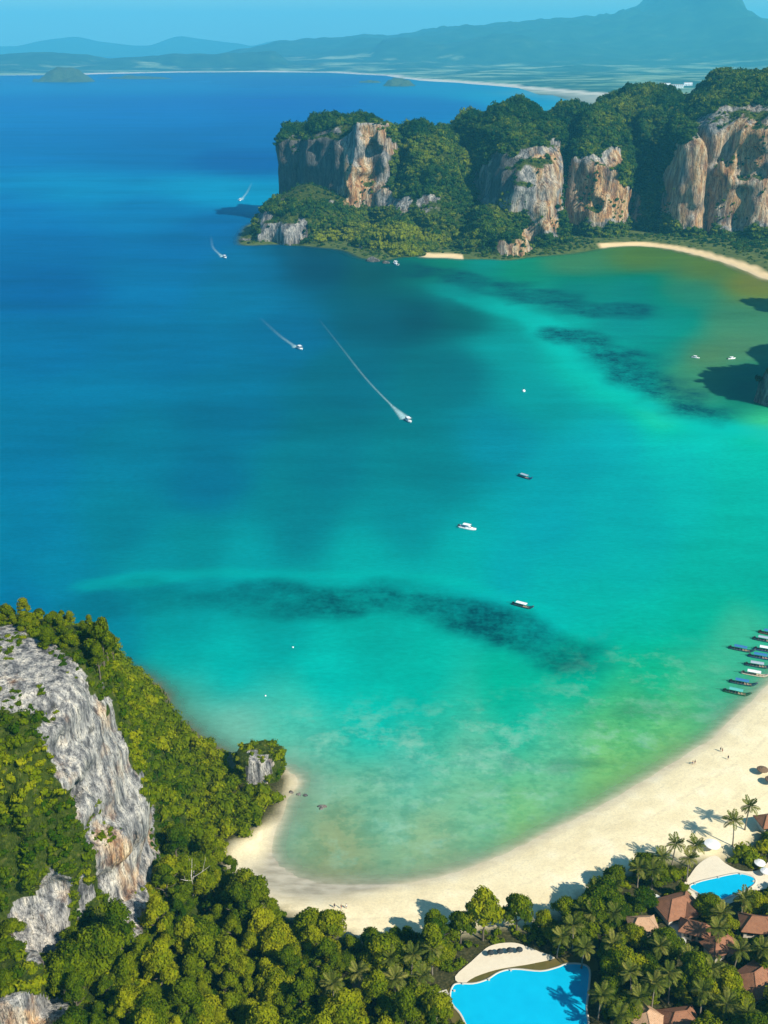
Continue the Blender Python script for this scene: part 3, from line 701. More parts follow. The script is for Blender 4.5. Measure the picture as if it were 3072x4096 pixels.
def lumps_mesh(rg, cs, rs, n, leaf, zmin=-.35, squash=1.0, core=ICO1, cs_=.84):
    v, f, t = leaves(rg, cs, rs, n, leaf, zmin, squash)
    V = [v]; T_ = [t]; tri = []; off = len(v)
    for c, r in zip(cs, rs):
        q = core[0] * r * cs_ * (1 + .14 * rg.normal(size=(len(core[0]), 1))) * np.array([1, 1, squash]) + c
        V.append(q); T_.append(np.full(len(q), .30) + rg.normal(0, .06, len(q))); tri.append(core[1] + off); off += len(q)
    return np.concatenate(V), [f, np.concatenate(tri)], np.concatenate(T_)
def make_crown(seed, R, Hc, nl, n, leaf, top=.6):
    rg = np.random.default_rng(seed); cs = []; rs = []
    for i in range(int(nl * 1.7)):
        a = rg.uniform(0, 2 * math.pi) if i else 0; q = math.sqrt(rg.uniform(.05, 1)) if i else 0
        rr = R * rg.uniform(.20, .40) * (1.25 if i == 0 else 1)
        x = math.cos(a) * q * (R - rr); y = math.sin(a) * q * (R - rr)
        z = Hc * (top * (1 - q * q) + rg.uniform(-.16, .22) + .30)
        cs.append((x, y, z)); rs.append(rr)
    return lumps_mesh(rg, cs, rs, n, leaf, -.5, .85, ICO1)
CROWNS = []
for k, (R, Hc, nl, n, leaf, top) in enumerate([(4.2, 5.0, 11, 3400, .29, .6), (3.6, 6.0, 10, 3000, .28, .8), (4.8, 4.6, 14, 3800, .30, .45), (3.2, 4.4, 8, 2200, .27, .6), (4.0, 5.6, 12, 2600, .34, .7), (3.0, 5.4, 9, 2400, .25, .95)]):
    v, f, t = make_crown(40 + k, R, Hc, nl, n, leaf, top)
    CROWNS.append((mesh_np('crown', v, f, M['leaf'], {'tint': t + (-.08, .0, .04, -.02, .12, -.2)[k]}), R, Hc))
def trunk_mesh(seed, h, R, mat, limbs=4, r0=.28):
    rg = random.Random(seed); m = MB()
    m.tube([(0, 0, -1.5), (rg.uniform(-.2, .2), rg.uniform(-.2, .2), h * .5), (rg.uniform(-.4, .4), rg.uniform(-.4, .4), h)], [r0, r0 * .75, r0 * .45], 7)
    for i in range(limbs):
        a = 2 * math.pi * i / limbs + rg.uniform(-.4, .4); z0 = h * rg.uniform(.55, .9); L = R * rg.uniform(.5, .8)
        m.tube([(0, 0, z0), (math.cos(a) * L * .5, math.sin(a) * L * .5, z0 + L * .5), (math.cos(a) * L, math.sin(a) * L, z0 + L * .85)], [r0 * .5, r0 * .32, r0 * .14], 5)
    return m.me('trunk', mat)
TRUNKS = [trunk_mesh(5 + k, 4.2, c[1], M['bark']) for k, c in enumerate(CROWNS)]
def tree(kind, loc, s, rz, name, label, cat, group, lift=None):
    o = empty(name, loc, rz, s); tag(o, label, cat, group)
    o.scale = (s * rnd.uniform(.88, 1.15), s * rnd.uniform(.88, 1.15), s * rnd.uniform(.85, 1.25))
    obj('trunk', TRUNKS[kind], o); obj('crown', CROWNS[kind][0], o, (0, 0, 2.6))
    PLANTS.append(o); return o
PLANTS = []
# scatter of clumps into one mesh
CL_T = []
for k in range(5):
    rg = np.random.default_rng(100 + k); m = 3 + k % 2
    cs = [(0, 0, .35)] + [(math.cos(a) * .5, math.sin(a) * .5, .2 + .2 * rg.random()) for a in rg.uniform(0, 6.28, m)]
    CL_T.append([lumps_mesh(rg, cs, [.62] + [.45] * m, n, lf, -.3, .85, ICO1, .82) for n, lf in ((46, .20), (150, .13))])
def scatter(name, P_, S_, tint, mat, fine=0, seed=1, tall=None):
    rg = np.random.default_rng(seed); P_ = np.asarray(P_, float); n = len(P_)
    kind = rg.integers(0, 5, n); a = rg.uniform(0, 6.28, n); V = []; Q = []; Tr = []; TT = []; off = 0
    tall = np.ones(n) if tall is None else tall
    for k in range(5):
        v, (q, tr), t = CL_T[k][fine]; i = np.where(kind == k)[0]
        if not len(i): continue
        c, s = np.cos(a[i]), np.sin(a[i])
        R_ = np.stack([v[:, 0][None] * c[:, None] - v[:, 1][None] * s[:, None], v[:, 0][None] * s[:, None] + v[:, 1][None] * c[:, None], v[:, 2][None] * tall[i][:, None]], -1)
        W_ = R_ * S_[i][:, None, None] + P_[i][:, None, :]
        o_ = off + np.arange(len(i))[:, None, None] * len(v)
        V.append(W_.reshape(-1, 3)); Q.append((q[None] + o_).reshape(-1, 4)); Tr.append((tr[None] + o_).reshape(-1, 3)); TT.append((t[None] + tint[i][:, None]).ravel()); off += len(i) * len(v)
    return obj(name, mesh_np(name, np.concatenate(V), [np.concatenate(Q), np.concatenate(Tr)], mat, {'tint': np.concatenate(TT)}))
def in_frame(x, y, z, m=120):
    a, b = proj(x, y, z); return (a > -m) & (a < 3072 + m) & (b > -m) & (b < 4096 + m)

# headland forest: one far mass
view = hv - np.array([0, 0, H]); facing = -(view * hn).sum(1) / np.linalg.norm(view, axis=1)
veg_ok = (~bh | (hz_ > .26) | (hn[:, 2] > .72)) & (hv[:, 2] > 1.0) & (facing > -.15)
pick = veg_ok & (rng.random(len(hv)) < np.where(bh, .25, .62)) & in_frame(hv[:, 0], hv[:, 1], hv[:, 2], 300)
hp = hv[pick] + rng.normal(0, 1.2, (pick.sum(), 3)) * np.array([1, 1, .3]); hs = np.clip(rng.lognormal(1.22, .38, len(hp)), 1.6, 7.2) * np.where(bh[pick], .55, 1.0)
a_, b_ = proj(hp[:, 0], hp[:, 1], hp[:, 2])
ht = rng.normal(0, .13, len(hp)) + .5 * fbm(hp[:, 0] * .02, hp[:, 1] * .02, hp[:, 2] * .02, 2) + .16 * sm(90, 10, hp[:, 2]) \
   + .32 * (inside([(1480, 930), (1600, 900), (1800, 960), (1700, 1040), (1480, 1030)], a_, b_) | inside([(1250, 930), (1400, 900), (1430, 990), (1250, 990)], a_, b_)) - .12
hp[:, 2] -= hs * .25
tag(scatter('headland_forest', hp, hs, ht, M['leaf_far'], 0, 3, rng.uniform(.8, 1.6, len(hp))), 'dark green forest clothing the headland cliffs', 'forest', kind='stuff')
# trees on the flat behind the far beach
X = np.r_[rng.uniform(150, 620, 5200), rng.uniform(-190, 230, 2600)]; Y = np.r_[rng.uniform(1150, 1470, 5200), rng.uniform(1290, 1480, 2600)]; s_ = sdf(X, Y)
ok = (s_ > np.where((X > 268) | ((X > 28) & (X < 95)), 20, 1.5)) & (rng.random(7800) < .8) & ((X > 150) | (s_ < 45)) & in_frame(X, Y, 5 + 0 * X, 200)
X, Y = X[ok], Y[ok]; low = np.where(X < 268, .5, sm(30, 75, s_[ok])); dens = rng.random(len(X)) < .35 + .65 * low; X, Y, low = X[dens], Y[dens], low[dens]
S_ = rng.uniform(1.2, 2.6, len(X)) + 2.6 * low * rng.random(len(X))
tag(scatter('beach_plain_trees', np.stack([X, Y, ground_z(X, Y) - .4], 1), S_, rng.normal(.12, .16, len(X)) + .25 * (1 - low), M['leaf_far'], 0, 4), 'trees and scrub on the flat behind the far beach', 'forest', kind='stuff')
# off-frame karst gets its own scrub
pick = (mn[:, 2] > .25) & (mv[:, 2] > 3) & (rng.random(len(mv)) < .2)
mp = mv[pick]; tag(scatter('karst_scrub', mp, rng.uniform(3, 5, len(mp)), rng.normal(0, .15, len(mp)), M['leaf_far'], 0, 5), 'dark scrub on the sea stack at the right edge', 'scrub', kind='stuff')

# near karst: height map for planting
kx0, ky0, kc = -216, 176, 2.6
KH = np.full((80, 100), -9.0)
ki = ((nv[:, 0] - kx0) / kc).astype(int).clip(0, 79); kj = ((nv[:, 1] - ky0) / kc).astype(int).clip(0, 99)
np.maximum.at(KH, (ki, kj), nv[:, 2]); KL = np.full((80, 100), 999.0); np.minimum.at(KL, (ki, kj), nv[:, 2])
def kh(x, y):
    i = ((np.asarray(x) - kx0) / kc).astype(int); j = ((np.asarray(y) - ky0) / kc).astype(int)
    ok = (i >= 0) & (i < 80) & (j >= 0) & (j < 100); i = i.clip(0, 79); j = j.clip(0, 99)
    return np.where(ok, KH[i, j], -9.0), np.where(ok, KH[i, j] - np.minimum(KL[i, j], 900), 0)

pool_px = [(1804, 3982), (1812, 3950), (1830, 3936), (1893, 3936), (1951, 3919), (1999, 3890), (2061, 3878), (2163, 3886), (2230, 3871), (2269, 3857), (2327, 3859), (2355, 3881), (2350, 3963), (2343, 4030), (2350, 4110), (2330, 4200), (2150, 4260), (1960, 4220), (1880, 4120), (1845, 4054), (1812, 4015)]
pool2_px = [(2761, 3547), (2800, 3528), (2858, 3514), (2919, 3500), (2965, 3496), (3012, 3510), (3016, 3533), (2975, 3561), (2928, 3579), (2858, 3607), (2826, 3593), (2793, 3570)]
terr_px = [(1820, 3905), (1885, 3845), (1925, 3808), (1955, 3785), (2000, 3772), (2060, 3770), (2110, 3785), (2150, 3802), (2220, 3830), (2130, 3852), (2050, 3865), (1980, 3878), (1900, 3905), (1850, 3935)]
lawn_px = [(1815, 3942), (1850, 3936), (1900, 3906), (1980, 3879), (2050, 3866), (2130, 3853), (2220, 3831), (2330, 3815), (2385, 3835), (2392, 3900), (2380, 3980), (2375, 4110), (2350, 4230), (2150, 4290), (1930, 4250), (1840, 4140), (1800, 4070), (1775, 4000), (1790, 3955)]
path_px = [(2598, 3579), (2625, 3600), (2654, 3630), (2680, 3660), (2700, 3695), (2722, 3735), (2720, 3775), (2700, 3805)]
path2_px = [(1715, 3975), (1750, 3985), (1795, 3975)]; path3_px = [(1738, 3980), (1745, 4040), (1765, 4120)]
terr2_px = [(2740, 3545), (2760, 3500), (2800, 3450), (2860, 3420), (2900, 3450), (2960, 3480), (3030, 3480), (3090, 3440), (3090, 3540), (3030, 3560), (2900, 3620), (2820, 3625)]
ZG = 3.0
pw = lambda px: [G(a, b, ZG) for a, b in px]
pool_w = smooth_line(pw(pool_px), 4, True); pool2_w = smooth_line(pw(pool2_px), 4, True)
terr_w = smooth_line(pw(terr_px), 3, True); lawn_w = smooth_line(pw(lawn_px), 3, True); terr2_w = smooth_line(pw(terr2_px), 3, True); path_w = smooth_line(pw(path_px), 3)
houses = [  # picture position of the roof, size, roof height, turn
 (2712, 3608, 11.5, 8.5, 3.0, .35), (2572, 3680, 7.6, 5.6, 2.2, .05), (2782, 3697, 8.0, 5.2, 2.1, -.35), (2886, 3762, 9.0, 6.0, 2.4, .45), (3034, 3680, 9.5, 7.0, 2.6, -.15), (3030, 3900, 11.0, 9.0, 3.2, .6), (2592, 4058, 7.0, 7.0, 2.6, .8), (2722, 4062, 9.0, 7.0, 2.8, .15), (1470, 3925, 7.0, 6.0, 2.2, .3), (3085, 3268, 8.0, 6.0, 2.2, .2)]
hw = [G(a, b, ZG + 4.2) for a, b, *_ in houses]
palms = [  # picture position of the crown, height
 (3000, 3222, 10), (2935, 3280, 9), (2785, 3378, 9), (2705, 3372, 8.5), (2612, 3478, 8), (2520, 3885, 11), (2676, 3888, 11), (2408, 3975, 9), (2872, 3712, 8), (2452, 3772, 9.5), (2290, 3700, 9), (2372, 3648, 9), (1725, 3790, 10), (1652, 3815, 10), (1432, 3885, 11), (1580, 3912, 11), (2462, 3650, 9), (2560, 3985, 9), (2810, 3960, 10), (2910, 4010, 9), (2960, 3800, 10), (2850, 3870, 10), (2760, 3820, 9), (2640, 3780, 9), (2480, 4060, 9), (2890, 3650, 8), (2980, 3590, 9), (1560, 3830, 9), (1330, 3930, 10), (2990, 4050, 9), (2620, 3930, 10), (3050, 3790, 10), (1690, 3900, 9), (2340, 3790, 8), (2390, 3560, 8), (2555, 3470, 8.5), (2450, 3545, 8.5), (2755, 3430, 9), (2330, 3640, 8.5), (2650, 3425, 8), (2250, 3745, 8)]
pmw = [G(a, b, ZG + h) for a, b, h in palms]
def blocked(x, y, r=3.0):
    k = np.zeros(np.shape(x), bool)
    for poly, e in ((pool_w, 2.0), (terr_w, 1.5), (lawn_w, 1.2), (pool2_w, 2.5), (terr2_w, 0)):
        k |= inside(poly, x, y) | (dist_line(poly, x, y, True) < r * .55 + e - 1)
    k |= dist_line(path_w, x, y) < r * .5 + 2.2
    k |= dist_line([(a, b - 6) for a, b in path_w], x, y) < r * .5 + 2.2
    for (a, b), q in zip(hw, houses): k |= np.hypot(x - a, y - b + 2.0) < q[2] * .42 + r * .5
    k |= inside([(a, b - 6) for a, b in pool2_w], x, y) | (dist_line([(a, b - 6) for a, b in pool2_w], x, y, True) < r * .5)
    for (a, b), q in zip(hw[:8], houses): k |= np.hypot(x - a, y - b + 6.5) < q[2] * .40
    for a, b in pmw: k |= np.hypot(x - a, y - b) < 2.0
    return k
cand = []
for x in np.arange(-205, 150, 5.3):
    for y in np.arange(188, 405, 5.3): cand.append((x + rnd.uniform(-2, 2), y + rnd.uniform(-2, 2)))
cand = np.array(cand); X, Y = cand.T
h_, st_ = kh(X, Y); g_ = ground_z(X, Y); zz = np.maximum(h_, g_); s_ = sdf(X, Y)
a_, b_ = proj(X, Y, zz + 6)
onk = h_ > g_ + .5
bare_p = np.zeros(len(X), bool)
for q in bare_near: bare_p |= inside(q, a_, b_) | inside(q, *proj(X, Y, zz + 2))
ok = in_frame(X, Y, zz + 4, 160) & np.where(onk, (st_ < 6.5) & (s_ > 1.5), inside(forest_poly, X, Y) & (s_ > np.where(X < -30, 1.5, 8))) & ~blocked(X, Y, 3.6) & ~(bare_p & onk)
ok &= (dist_line(forest_poly, X, Y, True) > 3.0) | (X < -36)
ok &= ~((X > 25) & (rng.random(len(X)) < .12)) & ~(np.hypot(X + 43, Y - 316) < 7)
TP = np.stack([X, Y, zz - np.where(onk, 2.2, .5)], 1)[ok]
d_ = np.linalg.norm(TP - np.array([0, 0, H]), axis=1); TP = TP[np.argsort(d_)]
ZONES = [('broadleaf tree in the garden among the tiled roofs', 'garden trees among the roofs'), ('broadleaf tree in the belt of forest behind the beach', 'trees of the beach forest'), ('broadleaf tree on the wooded slope right of the karst wall', 'trees beside the karst wall'), ('broadleaf tree on the shrubby slope of the grey karst', 'trees on the karst slope')]
ZN = ['garden_tree', 'forest_tree', 'slope_tree', 'karst_tree']
NTREE = 300
LOOK = ['round crowned', 'tall domed', 'broad spreading', 'small compact', 'loose pale', 'narrow dark']
MARKS = [[((64, 262), 'below the beach palms'), ((91, 268), 'by the large tiled house'), ((74, 236), 'right of the large pool'), ((88, 215), 'near the bottom huts'), ((100, 232), 'near the right edge houses'), ((108, 275), 'beside the small pool'), ((52, 250), 'at the beach right of the terrace')],
 [((-12, 243), 'at the beach left of the terrace'), ((-35, 262), 'at the end of the sandy cove'), ((12, 232), 'just left of the large pool'), ((-5, 222), 'round the thatched hut'), ((-30, 225), 'at the bottom below the cove'), ((-30, 245), 'in the middle of the beach forest'), ((15, 215), 'at the bottom beside the pool path')],
 [((-55, 292), 'above the sandy cove'), ((-50, 262), 'below the bare dead tree'), ((-42, 318), 'beside the grey outcrop on the point'), ((-62, 320), 'on the slope behind the outcrop'), ((-58, 240), 'at the foot of the karst wall'), ((-55, 215), 'at the bottom under the karst wall'), ((-72, 345), 'on the shore left of the outcrop')],
 [((-88, 365), 'over the turquoise water on the point'), ((-125, 385), 'on the far rim of the karst'), ((-95, 320), 'on the back slope of the karst'), ((-85, 290), 'close behind the karst wall'), ((-85, 215), 'at the bottom left on the karst'), ((-80, 330), 'half way down the seaward slope'), ((-98, 240), 'on the front ledges of the karst')]]
def tree_label(k, s, p, z_):
    q = min(MARKS[z_], key=lambda m_: (m_[0][0] - p[0]) ** 2 + (m_[0][1] - p[1]) ** 2)[1]
    return ('big ' if s > 1.12 else 'slight ' if s < .72 else '') + LOOK[k] + ' tree ' + q
for i, p in enumerate(TP[:NTREE]):
    onr = kh(np.array([p[0]]), np.array([p[1]]))[0][0] > 6
    z_ = 0 if p[0] > 20 else (3 if (p[0] < -66 and onr) else (2 if p[0] < -38 else 1))
    k = rnd.choice([0, 1, 2, 3, 4, 5] if p[0] < 20 else [0, 2, 3, 4]); s = min(1.5, max(.6, rnd.lognormvariate(-.02, .24))) * ((.5 if p[2] > 52 else .66) if onr and p[0] < -80 else 1)
    if p[1] > 325: s = min(s, .75)
    if p[1] > 270 and p[0] < -66: s = min(s, .58)
    tree(k, p, s, rnd.uniform(0, 6.28), ZN[z_], tree_label(k, s, p, z_), 'tree', ZONES[z_][1])
rest = TP[NTREE:]
if len(rest):
    tag(scatter('distant_slope_trees', rest + np.array([0, 0, .8]), rng.uniform(3.0, 4.6, len(rest)), rng.normal(.05, .14, len(rest)), M['leaf'], 1, 8, rng.uniform(.9, 1.4, len(rest))), 'smaller trees crowding the back of the wooded point', 'forest', kind='stuff')
# scrub clinging to the karst
view = nv - np.array([0, 0, H]); facing = -(view * nn).sum(1) / np.linalg.norm(view, axis=1)
gap = fbm(nv[:, 0] * .12 + 4, nv[:, 1] * .12, nv[:, 2] * .12, 2)
ok = (~bn | ((nz_ > .27) & (gap > .0)) | ((nn[:, 2] > .70) & (gap > .10))) & (facing > -.25) & (nv[:, 2] > 1.2) & in_frame(nv[:, 0], nv[:, 1], nv[:, 2], 420) & (rng.random(len(nv)) < np.where(bn, .35, .17 + .1 * (nn[:, 2] < .5))) & (bn | (gap > -.55))
kp = nv[ok] - nn[ok] * .3; ks = rng.uniform(.8, 2.3, len(kp)) * np.where(bn[ok], .6, 1.0)
kt = rng.normal(.10, .15, len(kp)) + .55 * fbm(kp[:, 0] * .06, kp[:, 1] * .06, kp[:, 2] * .06, 2)
print('karst scrub', len(kp), 'trees', len(TP), 'head', len(hp))
tag(scatter('karst_scrub', kp, ks, kt, M['leaf'], 0, 9, rng.uniform(.8, 1.3, len(kp))), 'yellow green scrub clinging to the near grey karst', 'scrub', kind='stuff')
# undergrowth on the forest floor
X = rng.uniform(-110, 140, 6500); Y = rng.uniform(192, 330, 6500)
h_, st_ = kh(X, Y); g_ = ground_z(X, Y)
ok = inside(forest_poly, X, Y) & (h_ < g_ + .5) & (sdf(X, Y) > 10) & ~blocked(X, Y, 1.0) & in_frame(X, Y, g_, 60) & (dist_line(forest_poly, X, Y, True) > 1.5)
up = np.stack([X, Y, g_], 1)[ok]; print('under', len(up))
tag(scatter('undergrowth', up, rng.uniform(.7, 1.9, len(up)), rng.normal(-.02, .16, len(up)), M['leaf'], 0, 10), 'low green undergrowth covering the forest floor', 'undergrowth', kind='stuff')

# the woods go on outside the picture
X = rng.uniform(-120, 270, 5000); Y = rng.uniform(120, 330, 5000); h_, st_ = kh(X, Y); g_ = ground_z(X, Y)
ok = inside(forest_poly, X, Y) & (h_ < g_ + .5) & (sdf(X, Y) > 12) & ~in_frame(X, Y, g_ + 4, 175) & (dist_line(forest_poly, X, Y, True) > 4) & (rng.random(5000) < .45)
op = np.stack([X, Y, g_ + .8], 1)[ok]
tag(scatter('outlying_forest', op, rng.uniform(2.2, 4.4, len(op)), rng.normal(.03, .15, len(op)), M['leaf'], 1, 12, rng.uniform(.9, 1.6, len(op))), 'forest continuing beyond the resort', 'forest', kind='stuff')

# ------------------------------------------------------------------ palms: trunk and single fronds
def frond_mesh(seed, L=3.6, droop=1.5):
    rg = np.random.default_rng(seed); V = []; Fq = []
    def at(t): return np.array([L * t * (1 - .12 * t * t), 0, .9 * t - droop * t * t + .15])
    n = 15
    for i in range(n):
        t = .12 + .88 * i / (n - 1); p = at(t); ll = .95 * math.sin(math.pi * (.12 + .80 * t)) + .12
        tg = at(min(1, t + .03)) - at(t - .03); tg /= np.linalg.norm(tg)
        for s in (-1, 1):
            tip = p + tg * ll * .55 + np.array([0, s * ll * .85, -.30 * ll]) + rg.normal(0, .04, 3); w = tg * .13
            b = len(V); mid = (p + tip) / 2 + np.array([0, 0, .06])
            V += [p - w * .6, mid - w, tip, mid + w]; Fq.append((b, b + 1, b + 2, b + 3))
    for i in range(6):
        a, c = at(i / 6), at((i + 1) / 6); b = len(V); r = .055 * (1 - i / 7)
        V += [a + (0, r, 0), a - (0, r, 0), c - (0, r * .8, 0), c + (0, r * .8, 0)]; Fq.append((b, b + 1, b + 2, b + 3))
    v = np.array(V); return mesh_np('frond', v, np.array(Fq), M['palm_leaf'], {'tint': np.repeat(rg.normal(.45, .12, len(v) // 4), 4)})
FRONDS = [frond_mesh(1, 3.6, 1.5), frond_mesh(2, 3.3, 2.3), frond_mesh(3, 3.8, .7)]
def palm_trunk(seed):
    rg = random.Random(seed); a = rg.uniform(0, 6.28); l = rg.uniform(.2, 1.2); m = MB(); n = 9; pts = []; rad = []
    for i in range(n):
        t = i / (n - 1); pts.append((math.cos(a) * l * (t * t - 1), math.sin(a) * l * (t * t - 1), t)); rad.append(.24 - .10 * t + (.10 if i == 0 else 0) + (.02 if i % 2 else 0))
    return pts, rad
PLAB = {0: 'tallest coconut palm on the sand by the right edge', 1: 'coconut palm beside the white parasol, throwing its shadow across the beach', 2: 'coconut palm rising left of the white beach parasol', 3: 'leftmost coconut palm of the pair at the beach edge', 4: 'coconut palm standing above the tree belt behind the beach', 7: 'coconut palm leaning beside the right rim of the large pool'}
for i, ((px, py, h), (x, y)) in enumerate(zip(palms, pmw)):
    g = gz1(x, y); o = empty('coconut_palm', (x, y, g), rnd.uniform(0, 6.28))
    if i in PLAB: tag(o, PLAB[i], 'palm tree', 'coconut palms')
    else:
        z_ = 0 if px > 2100 else 1; q = min(MARKS[z_], key=lambda m_: (m_[0][0] - x) ** 2 + (m_[0][1] - y) ** 2)[1]
        tag(o, ('tall ' if h > 9.5 else 'short ' if h < 8.6 else '') + 'coconut palm ' + q, 'palm tree', ('garden palms', 'forest palms')[z_])
    PLANTS.append(o); pts, rad = palm_trunk(i); hh = ZG + h - g
    MB().tube([(a, b, c * hh - .3) for a, b, c in pts], rad, 7).build('trunk', M['palm_bark'], o, True)
    nfr = 17
    for k in range(nfr):
        lev = k / nfr; kind = 2 if lev < .3 else (0 if lev < .7 else 1)
        obj('frond', FRONDS[kind], o, (0, 0, hh - .25 - .2 * lev), (rnd.uniform(-.15, .15), [-.75, -.25, .12][(0, 1, 2)[0 if lev < .3 else (1 if lev < .7 else 2)]] + rnd.uniform(-.15, .15), 2.399963 * k + rnd.uniform(-.2, .2)), (rnd.uniform(.85, 1.12),) * 3)
    m = MB()
    for k in range(5):
        a = k * 1.26; m.add([(q[0] * .13 + math.cos(a) * .28, q[1] * .13 + math.sin(a) * .28, q[2] * .15 + hh - .45) for q in ICO1[0]], [tuple(q) for q in ICO1[1]])
    m.build('coconut_cluster', M['bark'], o)['kind'] = 'stuff'
# same-looking neighbours are told apart by their order across the picture
same = {}
for o in PLANTS: same.setdefault(o['label'], []).append(o)
ORD = 'zero first second third fourth fifth sixth seventh eighth ninth tenth'.split(); NUM = 'zero one two three four five six seven eight nine ten'.split()
for lb, os_ in same.items():
    if 1 < len(os_) <= 10:
        os_.sort(key=lambda o: proj(*o.location)[0])
        for k, o in enumerate(os_): o['label'] = lb + ', ' + ('leftmost of ' if k == 0 else 'rightmost of ' if k == len(os_) - 1 else ORD[k + 1] + ' from left of ') + NUM[len(os_)]
# bare dead trees
def dead_tree(px, py, h, label, seed):
    rg = random.Random(seed); x, y = G(px, py, 14); z = max(float(kh(np.array([x]), np.array([y]))[0][0]), gz1(x, y))
    o = empty('dead_tree', (x, y, z)); tag(o, label, 'tree')
    m = MB(); m.tube([(0, 0, -.5), (.2, 0, h * .35), (-.1, .1, h * .6)], [.22, .17, .12], 6); m.build('trunk', M['dead_bark'], o)
    for k in range(5):
        a = rg.uniform(0, 6.28); L = h * rg.uniform(.3, .5); z0 = h * (.34 + .06 * k); b = MB()
        p1 = (math.cos(a) * L * .5, math.sin(a) * L * .5, z0 + L * .35); p2 = (math.cos(a + .3) * L * .7, math.sin(a + .3) * L * .7, z0 + L * .95)
        b.tube([(0, 0, z0), p1, p2], [.11, .08, .04], 5); b.tube([p1, (p1[0] * 1.7, p1[1] * 1.6, p1[2] + L * .3)], [.09, .03], 5)
        b.build('branch', M['dead_bark'], o)
dead_tree(765, 3500, 14, 'bare white dead tree above the forest right of the karst', 3)
# ------------------------------------------------------------------ resort: pools, terraces, paths, houses
def grit(name, a, b, sc, rough=.9, bump=.2):
    t = NT(name); n = t.noise(t.pos(), sc, 5, .6); n2 = t.noise(t.pos(), sc * .15, 3)
    return t.surf(t.mix(t.math('ADD', t.math('MULTIPLY', n, .6), t.math('MULTIPLY', n2, .5), True), a, b), rough, .15, t.bump(n, bump, .05))
M['terrace'] = grit('pale_sand_paving', (.56, .47, .34), (.78, .70, .54), 1.2)
M['path'] = grit('pale_stone_path', (.34, .35, .34), (.80, .78, .70), .9)
M['lawn'] = grit('dry_lawn', (.035, .055, .008), (.17, .12, .035), .5)
M['coping'] = grit('pool_coping', (.42, .38, .30), (.66, .60, .50), 2)
M['wall_paint'] = grit('cream_render', (.50, .44, .36), (.66, .60, .50), 1)
M['dark_wood'] = plain('dark_wood', (.05, .03, .02), .7, .2); M['glass'] = plain('window_glass', (.03, .04, .05), .15, .5)
def roofmat(name, a, b):
    t = NT(name); p = t.opos(); w = t.n('ShaderNodeTexWave', wave_type='BANDS', bands_direction='Z'); w.inputs['Scale'].default_value = 1.6; w.inputs['Distortion'].default_value = 1.5
    t.l(p, w.inputs['Vector']); n = t.noise(p, .9, 5, .65); c = t.mix(n, a, b); c = t.mix(t.ramp(t.noise(p, 2.6, 3), [(.55, 0.0), (.7, .5)]), c, (.10, .07, .05))
    return t.surf(c, .85, .15, t.bump(w.outputs['Fac'], .5, .12))
M['roof'] = roofmat('terracotta_tiles', (.17, .075, .042), (.40, .19, .105)); M['roof_pale'] = roofmat('weathered_tiles', (.36, .20, .11), (.60, .40, .25)); M['thatch'] = roofmat('brown_thatch', (.10, .06, .035), (.26, .17, .10))
def poolmat():
    t = NT('pool_water'); p = t.pos(); n = t.noise(p, .25, 3); c = t.mix(n, (.002, .36, .58), (.004, .46, .68))
    return t.surf(c, .08, .25, t.bump(t.noise(p, 1.2, 3), .15, .1))
M['pool'] = poolmat()
def slab(name, pts, z0, z1, mat, parent=None):
    bm = bmesh.new(); n = len(pts)
    a = [bm.verts.new((p[0], p[1], z1)) for p in pts]; b = [bm.verts.new((p[0], p[1], z0)) for p in pts]
    f = bm.faces.new(a)
    if f.normal.z < 0: f.normal_flip()
    for i in range(n): bm.faces.new((b[i], b[(i + 1) % n], a[(i + 1) % n], a[i]))
    bmesh.ops.triangulate(bm, faces=[f]); bmesh.ops.recalc_face_normals(bm, faces=bm.faces)
    me = bpy.data.meshes.new(name); bm.to_mesh(me); bm.free(); me.materials.append(mat); return obj(name, me, parent)
def ring(name, pts, w, z0, z1, mat, parent=None):
    p = np.array(pts); n = len(p); tg = np.roll(p, -1, 0) - np.roll(p, 1, 0); tg /= np.linalg.norm(tg, axis=1, keepdims=True)
    nr = np.stack([tg[:, 1], -tg[:, 0]], 1); area = .5 * np.sum(p[:, 0] * np.roll(p[:, 1], -1) - np.roll(p[:, 0], -1) * p[:, 1])
    if area < 0: nr = -nr
    v = np.concatenate([np.c_[p, np.full(n, z0)], np.c_[p, np.full(n, z1)], np.c_[p + nr * w, np.full(n, z1)], np.c_[p + nr * w, np.full(n, z0)]])
    i = np.arange(n); j = (i + 1) % n; f = np.concatenate([np.stack([k * n + i, k * n + j, (k + 1) * n + j, (k + 1) * n + i], 1) for k in range(3)])
    return obj(name, mesh_np(name, v, f, mat), parent)
def strip(name, line, w, z, mat, parent=None, th=.4):
    p = np.array(line); tg = np.gradient(p, axis=0); tg /= np.linalg.norm(tg, axis=1, keepdims=True); nr = np.stack([-tg[:, 1], tg[:, 0]], 1)
    ww = np.array([w(t) if callable(w) else w for t in np.linspace(0, 1, len(p))])[:, None]
    return slab(name, [tuple(q) for q in p + nr * ww / 2] + [tuple(q) for q in (p - nr * ww / 2)[::-1]], z - th, z, mat, parent)
tag(slab('lawn', lawn_w, 1.2, 2.84, M['lawn']), 'green and brown planted border round the large pool', kind='structure')
tag(slab('terrace', terr_w, .8, 2.90, M['terrace']), 'white sandy terrace between the beach and the large pool', kind='structure')
tag(slab('terrace', terr2_w, .8, 2.86, M['terrace']), 'pale paving round the small pool', kind='structure')
tag(strip('path', path_w, lambda t: 3.0 + 2.2 * math.sin(math.pi * min(1, t * 1.3)), 3.05, M['path']), 'pale winding stone path beside the tiled roofs', kind='structure')
tag(strip('path', smooth_line(pw(path2_px), 3), 3.2, 2.98, M['coping']), 'short pinkish path left of the large pool', kind='structure')
